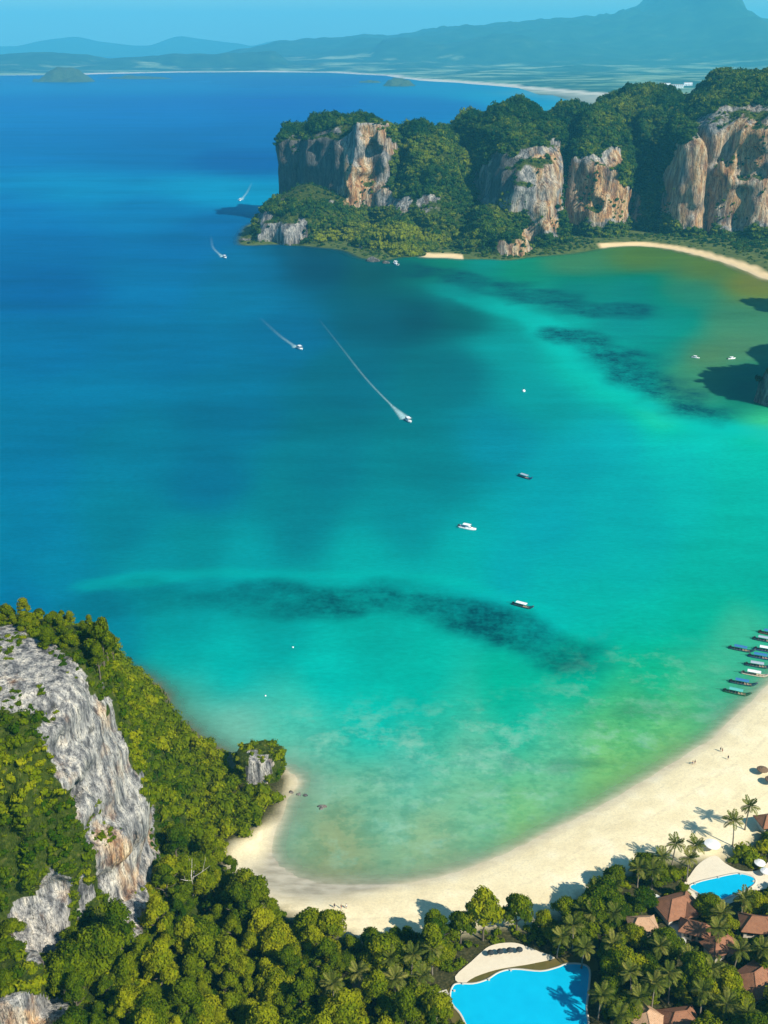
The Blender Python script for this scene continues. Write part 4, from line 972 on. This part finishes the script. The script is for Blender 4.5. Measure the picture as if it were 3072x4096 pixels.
tag(strip('path', smooth_line(pw(path3_px), 3), 1.3, 3.02, M['coping']), 'narrow path leading down past the large pool', kind='structure')
def pool(pts, label, z):
    c = np.mean(pts, 0); o = empty('swimming_pool', (c[0], c[1], z)); tag(o, label, 'pool')
    q = [(a - c[0], b - c[1]) for a, b in pts]
    slab('pool_water', q, -.6, .06, M['pool'], o); ring('coping', q, .55, -.6, .16, M['coping'], o)
    for k in range(4): MB().box((q[k * 7 + 2][0] * .96, q[k * 7 + 2][1] * .96, .3), (.5, .08, .9)).build('ladder', M['wall_paint'], o)
pool(pool_w, 'large kidney shaped swimming pool with bright blue water', 2.86)
pool(pool2_w, 'small swimming pool by the beach partly in palm shade', 2.90)
HL = ['large terracotta hip roof house beside the small pool', 'small pale tiled house left of the stone path', 'terracotta roofed house right of the stone path', 'long terracotta roofed house with a palm before it', 'terracotta roofed house at the right edge below the small pool', 'big orange roofed house at the right edge near the bottom', 'small brown roofed hut nearest the large pool at the bottom', 'wide brown roofed hut at the bottom between the palms', 'brown thatched hut half hidden in the forest left of the pool', 'orange roofed pavilion on the beach at the right edge']
def house(i):
    px, py, w, d, rh, rz = houses[i]; x, y = hw[i]; z = gz1(x, y); o = empty('house', (x, y, z), rz); tag(o, HL[i], 'house')
    wh = ZG + 3.1 - z; m = MB().box((0, 0, wh / 2 - .3), (w - 1.4, d - 1.4, wh + .6)); m.build('wall', M['wall_paint'], o)
    mat = M['roof_pale'] if i in (1, 6) else (M['thatch'] if i == 8 else M['roof'])
    hx, hy = w / 2 + .35, d / 2 + .35; rl = max(.2, (w - d) / 2 + .6); ev = wh - .25
    r = MB(); r.add([(-hx, -hy, ev), (hx, -hy, ev), (hx, hy, ev), (-hx, hy, ev), (-rl, 0, ev + rh), (rl, 0, ev + rh), (-hx, -hy, ev - .22), (hx, -hy, ev - .22), (hx, hy, ev - .22), (-hx, hy, ev - .22)],
          [(0, 1, 5, 4), (1, 2, 5), (2, 3, 4, 5), (3, 0, 4), (6, 7, 1, 0), (7, 8, 2, 1), (8, 9, 3, 2), (9, 6, 0, 3), (9, 8, 7, 6)])
    ro = r.build('roof', mat, o)
    MB().tube([(-rl, 0, ev + rh), (rl, 0, ev + rh)], .16, 6).build('ridge_cap', mat, ro)
    for sx in (-1, 1):
        for sy in (-1, 1): MB().tube([(sx * hx, sy * hy, ev + .02), (sx * rl, 0, ev + rh)], .13, 5).build('hip_cap', mat, ro)
    if i in (0, 3, 5):   # cross gable
        g = MB(); gw = d * .30; gy = -hy - .9; g.add([(w * .18 - gw, gy, ev + .05), (w * .18 + gw, gy, ev + .05), (w * .18, gy, ev + rh * .72), (w * .18 - gw, 0, ev + .05), (w * .18 + gw, 0, ev + .05), (w * .18, 0, ev + rh * .72)], [(0, 1, 2), (1, 4, 5, 2), (0, 2, 5, 3), (0, 3, 4, 1)])
        g.build('gable_roof', mat, ro)
    yf = -(d - 1.4) / 2 - .03
    for k in (-1, 1):
        wo_ = MB().box((k * w * .24, yf, 1.7), (1.4, .06, 1.3)).build('window', M['glass'], o)
        f = MB()
        for s in (-1, 1): f.box((k * w * .24 + s * .75, yf - .04, 1.7), (.1, .08, 1.5)); f.box((k * w * .24, yf - .05, 1.7 + s * .7), (1.6, .08, .1))
        f.build('frame', M['dark_wood'], wo_)
    dr = MB().box((0, yf, 1.1), (1.1, .08, 2.2)).build('door', M['dark_wood'], o); MB().box((.4, yf - .07, 1.05), (.08, .06, .2)).build('handle', M['coping'], dr)
for i in range(len(houses)): house(i)

# parasols
M['canvas_dark'] = plain('dark_canvas', (.035, .045, .05), .9, .1); M['canvas_white'] = plain('white_canvas', (.80, .78, .74), .9, .1, .08); M['pole'] = plain('pole_wood', (.2, .15, .1), .7, .2)
def parasol(px, py, r, h, mat, label, grp=None, name='parasol', zt=None):
    x, y = G(px, py, ZG + h * .8); z = max(gz1(x, y), 2.90 if inside(terr_w, np.array([x]), np.array([y]))[0] else -9); o = empty(name, (x, y, z)); tag(o, label, 'parasol', grp)
    MB().tube([(0, 0, -.3), (0, 0, h)], .05, 6).build('pole', M['pole'], o)
    n = 8; m = MB(); v = [(0, 0, h + .02)]
    for q, zz_, k in ((.5, h - .22, .0), (1, h - .55, 0)):
        for i in range(n * 2):
            a = math.pi * i / n; rr = r * q * (1 if i % 2 == 0 else .965); v.append((rr * math.cos(a), rr * math.sin(a), zz_ * 1.0 - (.0 if i % 2 == 0 else -.03)))
    for i in range(n * 2): v.append((r * math.cos(math.pi * i / n), r * math.sin(math.pi * i / n), h - .75))
    N = n * 2; f = [(0, 1 + i, 1 + (i + 1) % N) for i in range(N)]
    for b in (1, 1 + N): f += [(b + i, b + N + i, b + N + (i + 1) % N, b + (i + 1) % N) for i in range(N)]
    m.add(v, f); m.build('canopy', mat, o)
    for i in range(n):
        a = 2 * math.pi * i / n; MB().tube([(.05 * math.cos(a), .05 * math.sin(a), h - .1), (r * .97 * math.cos(a), r * .97 * math.sin(a), h - .6)], .02, 4).build('rib', M['pole'], o)
    MB().tube([(0, 0, h), (0, 0, h + .25)], [.05, .02], 6).build('finial', M['pole'], o)
for k, (a, b) in enumerate([(1963, 3806), (2001, 3801), (2040, 3796), (2078, 3794)]):
    parasol(a, b, .95, 2.1, M['canvas_dark'], ['first', 'second', 'third', 'fourth'][k] + ' dark parasol from the left on the white terrace', 'dark parasols on the terrace')
parasol(2850, 3372, 2.5, 2.8, M['canvas_white'], 'big round white parasol on the sand by the small pool', 'white parasols by the small pool')
parasol(3040, 3447, 1.7, 2.5, M['canvas_white'], 'white parasol right of the small pool at the edge', 'white parasols by the small pool')
parasol(3062, 3480, 1.5, 2.4, M['canvas_white'], 'lower white parasol at the right edge beside the small pool', 'white parasols by the small pool')
parasol(3052, 3068, 2.0, 2.5, M['thatch'], 'brown thatched beach parasol at the right edge', 'thatched parasols'); parasol(3085, 3110, 2.0, 2.5, M['thatch'], 'lower brown thatched beach parasol at the right edge', 'thatched parasols')

# ------------------------------------------------------------------ boats
def paint(n, c, r=.45): M[n] = plain(n, c, r, .35, .15, 1.5)
for n, c in (('hull_wood', (.11, .06, .03)), ('hull_teal', (.02, .07, .09)), ('hull_blue', (.02, .06, .16)), ('hull_green', (.02, .10, .05)), ('hull_cream', (.55, .48, .36)), ('deck_wood', (.34, .25, .15)), ('tarp_blue', (.04, .16, .36)), ('tarp_white', (.75, .76, .76)), ('tarp_teal', (.10, .42, .38)), ('tarp_grey', (.34, .40, .46)), ('gel_white', (.82, .83, .83)), ('engine', (.03, .03, .03)), ('ribbon', (.55, .08, .10))): paint(n, c)
def hull_mb(L, Bm, fr, bow_up, n=13, flare=.72, transom=.8):
    m = MB(); secs = []
    for i in range(n):
        t = i / (n - 1); x = (t - .5) * L; q = max(0, (t - .5) / .5); w = Bm / 2 * (transom + (1 - transom) * min(1, t / .3)) * max(.015, (1 - q ** 2.4))
        sh = fr + bow_up * max(0, (t - .62) / .38) ** 2 + .12 * max(0, (.15 - t) / .15); kl = -.32 + (bow_up + .25) * max(0, (t - .72) / .28) ** 2.2
        secs.append([(x, -w, sh), (x, -w * flare, kl + .25), (x, 0, kl), (x, w * flare, kl + .25), (x, w, sh), (x, w * .86, sh), (x, w * .6, kl + .36), (x, -w * .6, kl + .36), (x, -w * .86, sh)])
    v = [p for s in secs for p in s]; k = 9; f = []
    for i in range(n - 1):
        for j in range(k): f.append((i * k + j, (i + 1) * k + j, (i + 1) * k + (j + 1) % k, i * k + (j + 1) % k))
    f.append(tuple(range(k))); f.append(tuple((n - 1) * k + j for j in range(k))[::-1]); return m.add(v, f)
LH = {c: hull_mb(11, 1.95, .62, 1.7).me('hull', M[c], True) for c in ('hull_wood', 'hull_teal', 'hull_blue', 'hull_green', 'hull_cream')}
def curved_top(x0, x1, w, z, rise, n=6):
    m = MB(); v = []
    for dz in (0, -.06):
        for x in (x0, x1):
            for i in range(n + 1):
                s = i / n * 2 - 1; v.append((x, s * w, z + rise * (1 - s * s) + dz))
    k = n + 1; f = [(i, i + 1, k + i + 1, k + i) for i in range(n)] + [(3 * k + i, 3 * k + i + 1, 2 * k + i + 1, 2 * k + i) for i in range(n)]
    f += [(i + 1, i, 2 * k + i, 2 * k + i + 1) for i in range(n)] + [(k + i, k + i + 1, 3 * k + i + 1, 3 * k + i) for i in range(n)] + [(0, k, 3 * k, 2 * k), (k + n, n, 2 * k + n, 3 * k + n)]
    return m.add(v, f)
TOPS = {c: curved_top(-2.6, 2.6, 1.05, 2.0, .22).me('canopy', M[c]) for c in ('tarp_blue', 'tarp_white', 'tarp_teal', 'tarp_grey')}
DECK = MB().box((-.6, 0, .28), (8.2, 1.25, .06)).me('deck', M['deck_wood'])
POST = MB().tube([(0, 0, .3), (0, 0, 2.02)], .04, 5).me('post', M['deck_wood'])
BENCH = MB().box((0, 0, .52), (.35, 1.45, .06)).me('bench', M['deck_wood'])
ENG = MB().box((-4.6, 0, 1.1), (.9, .6, .6), 0, .8).box((-4.6, 0, .75), (.3, .3, .4)).me('engine', M['engine'])
SHAFT = MB().tube([(-4.9, 0, 1.1), (-7.6, .2, .35), (-8.3, .25, .1)], [.06, .04, .04], 5).me('propeller_shaft', M['engine'])
RIB = MB().tube([(5.05, 0, 1.75), (5.12, 0, 1.95), (5.25, .05, 1.55), (5.2, 0, 1.2)], [.16, .2, .1, .05], 6).me('bow_ribbon', M['ribbon'])
def longtail(px, py, ang, hull, top, label, group, z=0.05, s=1.0):
    x, y = G(px, py); o = empty('longtail_boat', (x, y, max(z, 0)), ang, s); tag(o, label, 'boat', group)
    obj('hull', LH[hull], o); obj('deck', DECK, o); obj('canopy', TOPS[top], o, (-.5, 0, 0)); obj('engine', ENG, o); obj('propeller_shaft', SHAFT, o); obj('bow_ribbon', RIB, o)
    for xx in (-2.9, -.5, 1.9):
        for yy in (-.85, .85): obj('post', POST, o, (xx, yy, 0))
    for xx in (-2, -.8, .4, 1.6, 2.9): obj('bench', BENCH, o, (xx, 0, 0))
    return o
for k, (a, b, an, hl, tp, lb) in enumerate([
 (2948, 2776, -.42, 'hull_green', 'tarp_teal', 'green longtail boat with pale teal canopy, nearest of the moored row'),
 (2972, 2738, -.36, 'hull_teal', 'tarp_blue', 'dark longtail boat with blue canopy, second nearest of the row'),
 (3020, 2703, -.36, 'hull_cream', 'tarp_white', 'cream longtail boat with white canopy in the moored row'),
 (3032, 2668, -.33, 'hull_teal', 'tarp_grey', 'dark longtail boat with grey canopy above the cream one'),
 (3045, 2634, -.36, 'hull_blue', 'tarp_blue', 'blue longtail boat with blue canopy by the right edge'),
 (2966, 2603, -.42, 'hull_teal', 'tarp_blue', 'dark longtail boat anchored farthest out from the moored row'),
 (3068, 2606, -.36, 'hull_blue', 'tarp_white', 'blue longtail boat with white canopy at the right edge'),
 (3062, 2566, -.42, 'hull_teal', 'tarp_grey', 'longtail boat with grey canopy near the far end of the row'),
 (3085, 2540, -.42, 'hull_wood', 'tarp_blue', 'farthest wooden longtail boat of the moored row')]):
    longtail(a, b, an, hl, tp, lb, 'longtail boats moored at the beach')
longtail(2090, 2428, -.55, 'hull_teal', 'tarp_white', 'longtail boat with white canopy anchored alone beside the dark weed bank', None)
longtail(2100, 1912, -.8, 'hull_blue', 'tarp_grey', 'dark longtail boat anchored alone in the middle of the bay', None)
SPH = hull_mb(8.6, 2.5, .85, .45, 13, .8, .9).me('hull', M['gel_white'], True)
SPC = MB().box((.6, 0, 1.15), (2.6, 1.7, .8), 0, .8).me('console', M['gel_white']); SPW = MB().box((1.95, 0, 1.5), (.12, 1.5, .55), 0, .85).me('windscreen', M['glass'])
SPT = curved_top(-2.1, 1.5, 1.05, 2.25, .12).me('canopy', M['gel_white']); SPP = MB().tube([(0, 0, .6), (0, 0, 2.27)], .04, 5).me('post', M['engine'])
SPE = MB().box((-4.5, 0, .9), (.6, .45, .9), 0, .75).me('outboard', M['engine']); SPS = MB().box((-2.8, 0, .75), (.7, 1.9, .4)).me('bench', M['tarp_grey']); SPD = MB().box((-.6, 0, .52), (6.6, 1.9, .06)).me('deck', M['tarp_white'])
def speedboat(x, y, ang, label, group=None, s=1.0):
    o = empty('speedboat', (x, y, .05), ang, s); tag(o, label, 'boat', group)
    for n, m_ in (('hull', SPH), ('deck', SPD), ('console', SPC), ('windscreen', SPW), ('canopy', SPT), ('bench', SPS)): obj(n, m_, o)
    for yy in (-.42, .42): obj('outboard', SPE, o, (0, yy, 0))
    for xx in (-1.9, 1.2):
        for yy in (-.85, .85): obj('post', SPP, o, (xx, yy, 0))
def foammat():
    t = NT('foam'); n = t.noise(t.pos(), .7, 5, .65); n2 = t.noise(t.pos(), .12, 3)
    al = t.math('MULTIPLY', t.attr('foam'), t.ramp(t.math('ADD', t.math('MULTIPLY', n, .75), t.math('MULTIPLY', n2, .35)), [(.35, .25), (.62, 1.0)]))
    return t.surf((.50, .74, .76), .8, .2, None, al)
M['foam'] = foammat()
def wake(pts_px, w0, w1, label, dens=1.0):
    p = np.array(smooth_line([G(*q) for q in pts_px], 8)); n = len(p); tg = np.gradient(p, axis=0); tg /= np.linalg.norm(tg, axis=1, keepdims=True); nr = np.stack([-tg[:, 1], tg[:, 0]], 1)
    t = np.linspace(0, 1, n); wd = np.interp(t, [0, .75, .93, 1], [w1, w1, w0 * .8, w0]); fo = np.interp(t, [0, .3, .75, .93, 1], [0, .10, .38, .8, 1]) * dens
    V = []; A = []
    for k in range(7):
        s = (k - 3) / 3; V.append(np.c_[p + nr * (s * wd)[:, None], np.full(n, .035)]); A.append(fo * (1 - abs(s) ** 2.2) * (1 if k % 3 == 0 or k in (2, 4) else .85))
    i = np.arange(n - 1); f = np.concatenate([np.stack([k * n + i, k * n + i + 1, (k + 1) * n + i + 1, (k + 1) * n + i], 1) for k in range(6)])
    tag(obj('wake', mesh_np('wake', np.concatenate(V), f, M['foam'], {'foam': np.concatenate(A)})), label, 'foam', kind='stuff')
def runner(pts_px, w0, w1, label, wl, s=1.0, dens=1.0):
    a = np.array(G(*pts_px[-2])); b = np.array(G(*pts_px[-1])); d = (b - a) / np.linalg.norm(b - a); wake(pts_px, w0, w1, wl, dens)
    q = b + d * 4.5 * s; speedboat(q[0], q[1], math.atan2(d[1], d[0]), label, 'speedboats under way', s)
runner([(1270, 1270), (1350, 1370), (1460, 1510), (1560, 1615), (1625, 1676)], 5.0, 1.1, 'white speedboat with the longest wake heading into the bay', 'long thin white wake behind the nearest speedboat', 1.15)
runner([(1040, 1270), (1110, 1335), (1160, 1372), (1190, 1390)], 5.5, 2.2, 'white speedboat with a short foaming wake left of the longest one', 'short foaming wake of the second speedboat', 1.25, .9)
runner([(845, 945), (850, 985), (870, 1010), (895, 1028)], 5.5, 2.2, 'white speedboat curving off the headland tip', 'curved white wake off the headland tip', 1.3)
runner([(1008, 728), (988, 770), (962, 800)], 6.0, 2.6, 'farthest speedboat passing behind the headland tip', 'straight white wake of the farthest speedboat', 1.4)
for a, b, an, s, lb in [(1870, 2116, -.5, 1.15, 'white speedboat lying still in the middle of the bay'), (1583, 1057, 1.9, 1.6, 'white boat anchored below the headland cliffs'), (2782, 1432, -.7, .8, 'white boat in the shallows left of the cliff shadow'), (2926, 1436, .2, .8, 'white boat at the tip of the cliff shadow')]:
    x, y = G(a, b); speedboat(x, y, an, lb, None, s)
def buoy(px, py, label, s):
    x, y = G(px, py); o = empty('buoy', (x, y, 0), 0, s); tag(o, label, 'buoy')
    m = MB().add([(q[0] * .6, q[1] * .6, q[2] * .6 + .2) for q in ICO2[0]], [tuple(q) for q in ICO2[1]]); m.build('float', M['gel_white'], o, True); MB().tube([(0, 0, .6), (0, 0, 1.6)], .06, 5).build('mast', M['engine'], o)
buoy(2095, 1566, 'white buoy floating in the middle of the bay', 2.0); buoy(1172, 2590, 'small white buoy in the turquoise shallows', .6); buoy(1062, 2784, 'small white buoy nearest the wooded point', .55)

# ------------------------------------------------------------------ rocks and islets
def rock_mesh(seed, sx, sy, sz, mat, veg=0.0, sub=ICO2, rough=.28):
    rg = np.random.default_rng(seed); v = ico(3)[0] if sub is None else sub[0]; f = ico(3)[1] if sub is None else sub[1]
    o = rg.uniform(0, 50); k = 1 + rough * 2 * fbm(v[:, 0] * 1.3 + o, v[:, 1] * 1.3, v[:, 2] * .8, 3); w = v * k[:, None] * np.array([sx, sy, sz])
    nz = v[:, 2]; return mesh_np('rock', w, f, mat, {'veg': np.clip((nz - .2) * 2 * veg, 0, 1), 'warm': np.zeros(len(v)), 'stain_shade': np.full(len(v), .5)}, smooth=True)
for px, py, sx_, sy_, sz_, lb in [(1290, 3226, 1.6, 1.0, .5, 'dark weedy rock awash in the shallows off the point'), (1195, 3178, 1.0, .7, .7, 'pale boulder in the water at the wooded point'), (1222, 3182, .8, .6, .6, 'smaller pale boulder outermost at the wooded point'), (1165, 3170, .9, .8, .8, 'pale boulder against the wooded point shore'), (1490, 1045, 8, 6, 5, 'grey rock awash below the headland trees'), (1545, 1052, 5, 4, 3, 'small rock off the headland beach'), (1000, 962, 14, 9, 7, 'low shrub topped rock at the headland tip'), (1285, 3235, .8, .6, .35, 'small dark rock beside the weedy one in the shallows')]:
    x, y = G(px, py); o = obj('sea_rock', rock_mesh(int(px), sx_, sy_, sz_, M['rock_far'] if py < 2000 else M['rock'], .6 if py < 1000 else 0), None, (x, y, -.1 * sz_)); tag(o, lb, 'rock')
def islet(px0, px1, base, top, label, seed, dp=.5):
    x0, y0 = G((px0 + px1) / 2, base); w = XW(px1, y0, 0) - XW(px0, y0, 0); h = ZR(top, y0)
    rg = np.random.default_rng(seed); n = 40; m_ = 24; xs = np.linspace(-1, 1, n); ys = np.linspace(-1, 1, m_); a, b = np.meshgrid(xs, ys); r = np.sqrt(a * a + b * b)
    hh = sm(1.0, .35, r + .45 * fbm(a * 2 + seed, b * 2, 0 * a, 3)) * (.55 + .45 * fbm(a * 1.6 + seed * 3, b * 1.6, 0 * a + 5, 2) + .25 * np.cos(a * 2.0 + .8)) * h - 4
    v = np.stack([a.ravel() * w * .55, b.ravel() * w * dp, hh.ravel()], 1)
    o = obj('islet', mesh_np('islet', v, grid_faces(n, m_), M['rock_far'], {'stain_shade': np.zeros(len(v)), 'veg': np.full(len(v), .8) + .3 * fbm(v[:, 0] * .02, v[:, 1] * .02, 0 * v[:, 0], 2), 'warm': np.zeros(len(v))}, smooth=True), None, (x0, y0, 0)); tag(o, label, 'island')
islet(155, 400, 326, 262, 'hazy wooded islet standing off the far coast at the left', 2); islet(440, 730, 314, 296, 'low flat islet off the far beach at the left', 4, .3); islet(1520, 1680, 343, 300, 'dark rocky islet in front of the far beach', 6); islet(1440, 1530, 330, 312, 'tiny rock islet left of the dark one', 8)
def building(px, py, w, h, d, label, rz, cols):
    x, y = G(px, py, 15); o = empty('apartment_building', (x, y, 8), rz); tag(o, label, 'building', 'far white buildings')
    MB().box((0, 0, h / 2 - 4), (w, d, h + 8)).build('wall', M['gel_white'], o); MB().box((0, 0, h + .9), (w * 1.03, d * 1.05, 1.6)).build('roof', M['roof'], o)
    for c in range(cols):
        for r in range(int(h // 7)): MB().box(((c + .5) / cols * w * .92 - w * .46, -d / 2 - .1, 4 + r * 7), (w / cols * .5, .3, 3.6)).build('window', M['glass'], o)
building(2655, 355, 60, 34, 20, 'tall white building on the far plain behind the headland', .1, 6); building(2700, 350, 85, 22, 20, 'long white building right of the tall one on the far plain', -.1, 8); building(2625, 350, 40, 18, 16, 'small white building left of the tall one on the far plain', .2, 4); building(2750, 340, 50, 20, 18, 'white building farthest right on the far plain', .2, 5)

# ------------------------------------------------------------------ people on the sand
M['skin'] = plain('skin', (.42, .25, .16), .6, .3, .08); M['hair'] = plain('hair', (.02, .015, .01), .6, .3)
for n, c in (('shorts_blue', (.03, .06, .18)), ('shorts_red', (.30, .03, .03)), ('shirt_dark', (.03, .03, .04)), ('shirt_white', (.7, .7, .68))): paint(n, c, .9)
def body_mesh(pose):
    st = {'stand': (.13, .0, .25, .05), 'walk': (.12, .28, .20, .22)}[pose]; hx, sw, ax_, asw = st
    J = {'pel': (0, 0, .95, .125), 'spine': (0, 0, 1.15, .115), 'chest': (0, .01, 1.36, .135), 'neck': (0, .01, 1.50, .055), 'head0': (0, .02, 1.58, .075), 'head1': (0, .02, 1.69, .092), 'head2': (0, .01, 1.76, .06)}
    E_ = [('pel', 'spine'), ('spine', 'chest'), ('chest', 'neck'), ('neck', 'head0'), ('head0', 'head1'), ('head1', 'head2')]
    for s, k in ((-1, 'l'), (1, 'r')):
        f = s * sw
        J.update({'hip' + k: (s * .10, 0, .90, .10), 'knee' + k: (s * hx * .9, f * .55, .49, .062), 'ank' + k: (s * hx, f * .7 - .03, .09, .042), 'toe' + k: (s * hx * 1.1, f * .7 + .15, .04, .035),
                  'sho' + k: (s * .19, 0, 1.42, .062), 'elb' + k: (s * (.19 + ax_ * .35), -f * .5, 1.14, .044), 'wri' + k: (s * (.19 + ax_ * .4), -f * .8 + .10, .90, .030), 'han' + k: (s * (.19 + ax_ * .4), -f * .8 + .14, .81, .036)})
        E_ += [('pel', 'hip' + k), ('hip' + k, 'knee' + k), ('knee' + k, 'ank' + k), ('ank' + k, 'toe' + k), ('chest', 'sho' + k), ('sho' + k, 'elb' + k), ('elb' + k, 'wri' + k), ('wri' + k, 'han' + k)]
        for q, dx in enumerate((-.03, -.01, .01, .03)):
            J[f'f{q}{k}'] = (s * (.19 + ax_ * .4) + dx * .8, -f * .8 + .16, .73 + (.012 if q in (0, 3) else 0), .010); E_.append(('han' + k, f'f{q}{k}'))
        J['th' + k] = (s * (.19 + ax_ * .4) - s * .05, -f * .8 + .19, .80, .011); E_.append(('han' + k, 'th' + k))
    ks = list(J); me = bpy.data.meshes.new('body'); me.from_pydata([J[k][:3] for k in ks], [(ks.index(a), ks.index(b)) for a, b in E_], [])
    o = bpy.data.objects.new('tmp_body', me); COL.objects.link(o); o.modifiers.new('s', 'SKIN'); o.modifiers.new('d', 'SUBSURF').levels = 1
    for i, k in enumerate(ks): me.skin_vertices[0].data[i].radius = (J[k][3], J[k][3] * (.8 if k in ('chest', 'spine', 'pel') else 1)); me.skin_vertices[0].data[i].use_root = (k == 'pel')
    dg = bpy.context.evaluated_depsgraph_get(); r = bpy.data.meshes.new_from_object(o.evaluated_get(dg)); bpy.data.objects.remove(o); r.name = 'body'; r.materials.clear(); r.materials.append(M['skin']); return r
BODY = {p: body_mesh(p) for p in ('stand', 'walk')}
HAIR = MB().add([(q[0] * .10, q[1] * .105 - .005, q[2] * .09 + 1.755) for q in ICO2[0] if True], [tuple(q) for q in ICO2[1]]).me('hair', M['hair'], True)
def garment(mat, z0, z1, r0, r1, legs=False):
    m = MB()
    if legs:
        for s in (-1, 1): m.tube([(s * .115, .0, z0), (s * .09, 0, .90)], [.10, .125], 10)
        m.tube([(0, 0, .86), (0, 0, z1)], [.20, .155], 12)
    else: m.tube([(0, 0, z0), (0, 0, (z0 + z1) / 2), (0, .01, z1 - .05), (0, .01, z1)], [r0, (r0 + r1) / 2, r1, r1 * .6], 12)
    return m.me('shorts' if legs else 'shirt', mat)
def person(px, py, pose, sh, top, rz, label, group):
    x, y = G(px, py, 1.0); z = gz1(x, y); x, y = G(px, py, z); z = gz1(x, y); o = empty('person', (x, y, z), rz); tag(o, label, 'person', group)
    obj('body', BODY[pose], o); obj('hair', HAIR, o); obj('shorts', SHORTS[sh], o)
    if top: obj('shirt', SHIRTS[top], o)
SHORTS = {k: garment(M[k], .62, 1.02, .2, .2, True) for k in ('shorts_blue', 'shorts_red')}; SHIRTS = {k: garment(M[k], .98, 1.47, .17, .20) for k in ('shirt_dark', 'shirt_white')}
person(2770, 3058, 'walk', 'shorts_blue', None, .6, 'bare chested person in blue shorts walking nearest the water', 'people on the beach')
person(2779, 3056, 'walk', 'shorts_red', 'shirt_dark', .7, 'person in dark shirt and red shorts walking by the water', 'people on the beach')
person(2882, 3004, 'stand', 'shorts_blue', 'shirt_dark', 1.9, 'person in dark shirt standing near the moored boats', 'people on the beach')
person(2889, 3008, 'stand', 'shorts_red', None, -1.2, 'bare chested person in red shorts facing a friend', 'people on the beach')
person(2912, 3038, 'walk', 'shorts_blue', 'shirt_dark', 2.6, 'person in dark shirt walking up the sand', 'people on the beach')
person(1338, 3632, 'stand', 'shorts_blue', 'shirt_dark', .2, 'person in dark shirt at the left end of the beach', 'people at the cove'); person(1365, 3635, 'stand', 'shorts_red', None, 2.0, 'bare chested person in red shorts at the cove', 'people at the cove'); person(1385, 3634, 'walk', 'shorts_blue', 'shirt_white', 1.2, 'person in white shirt walking at the cove', 'people at the cove')
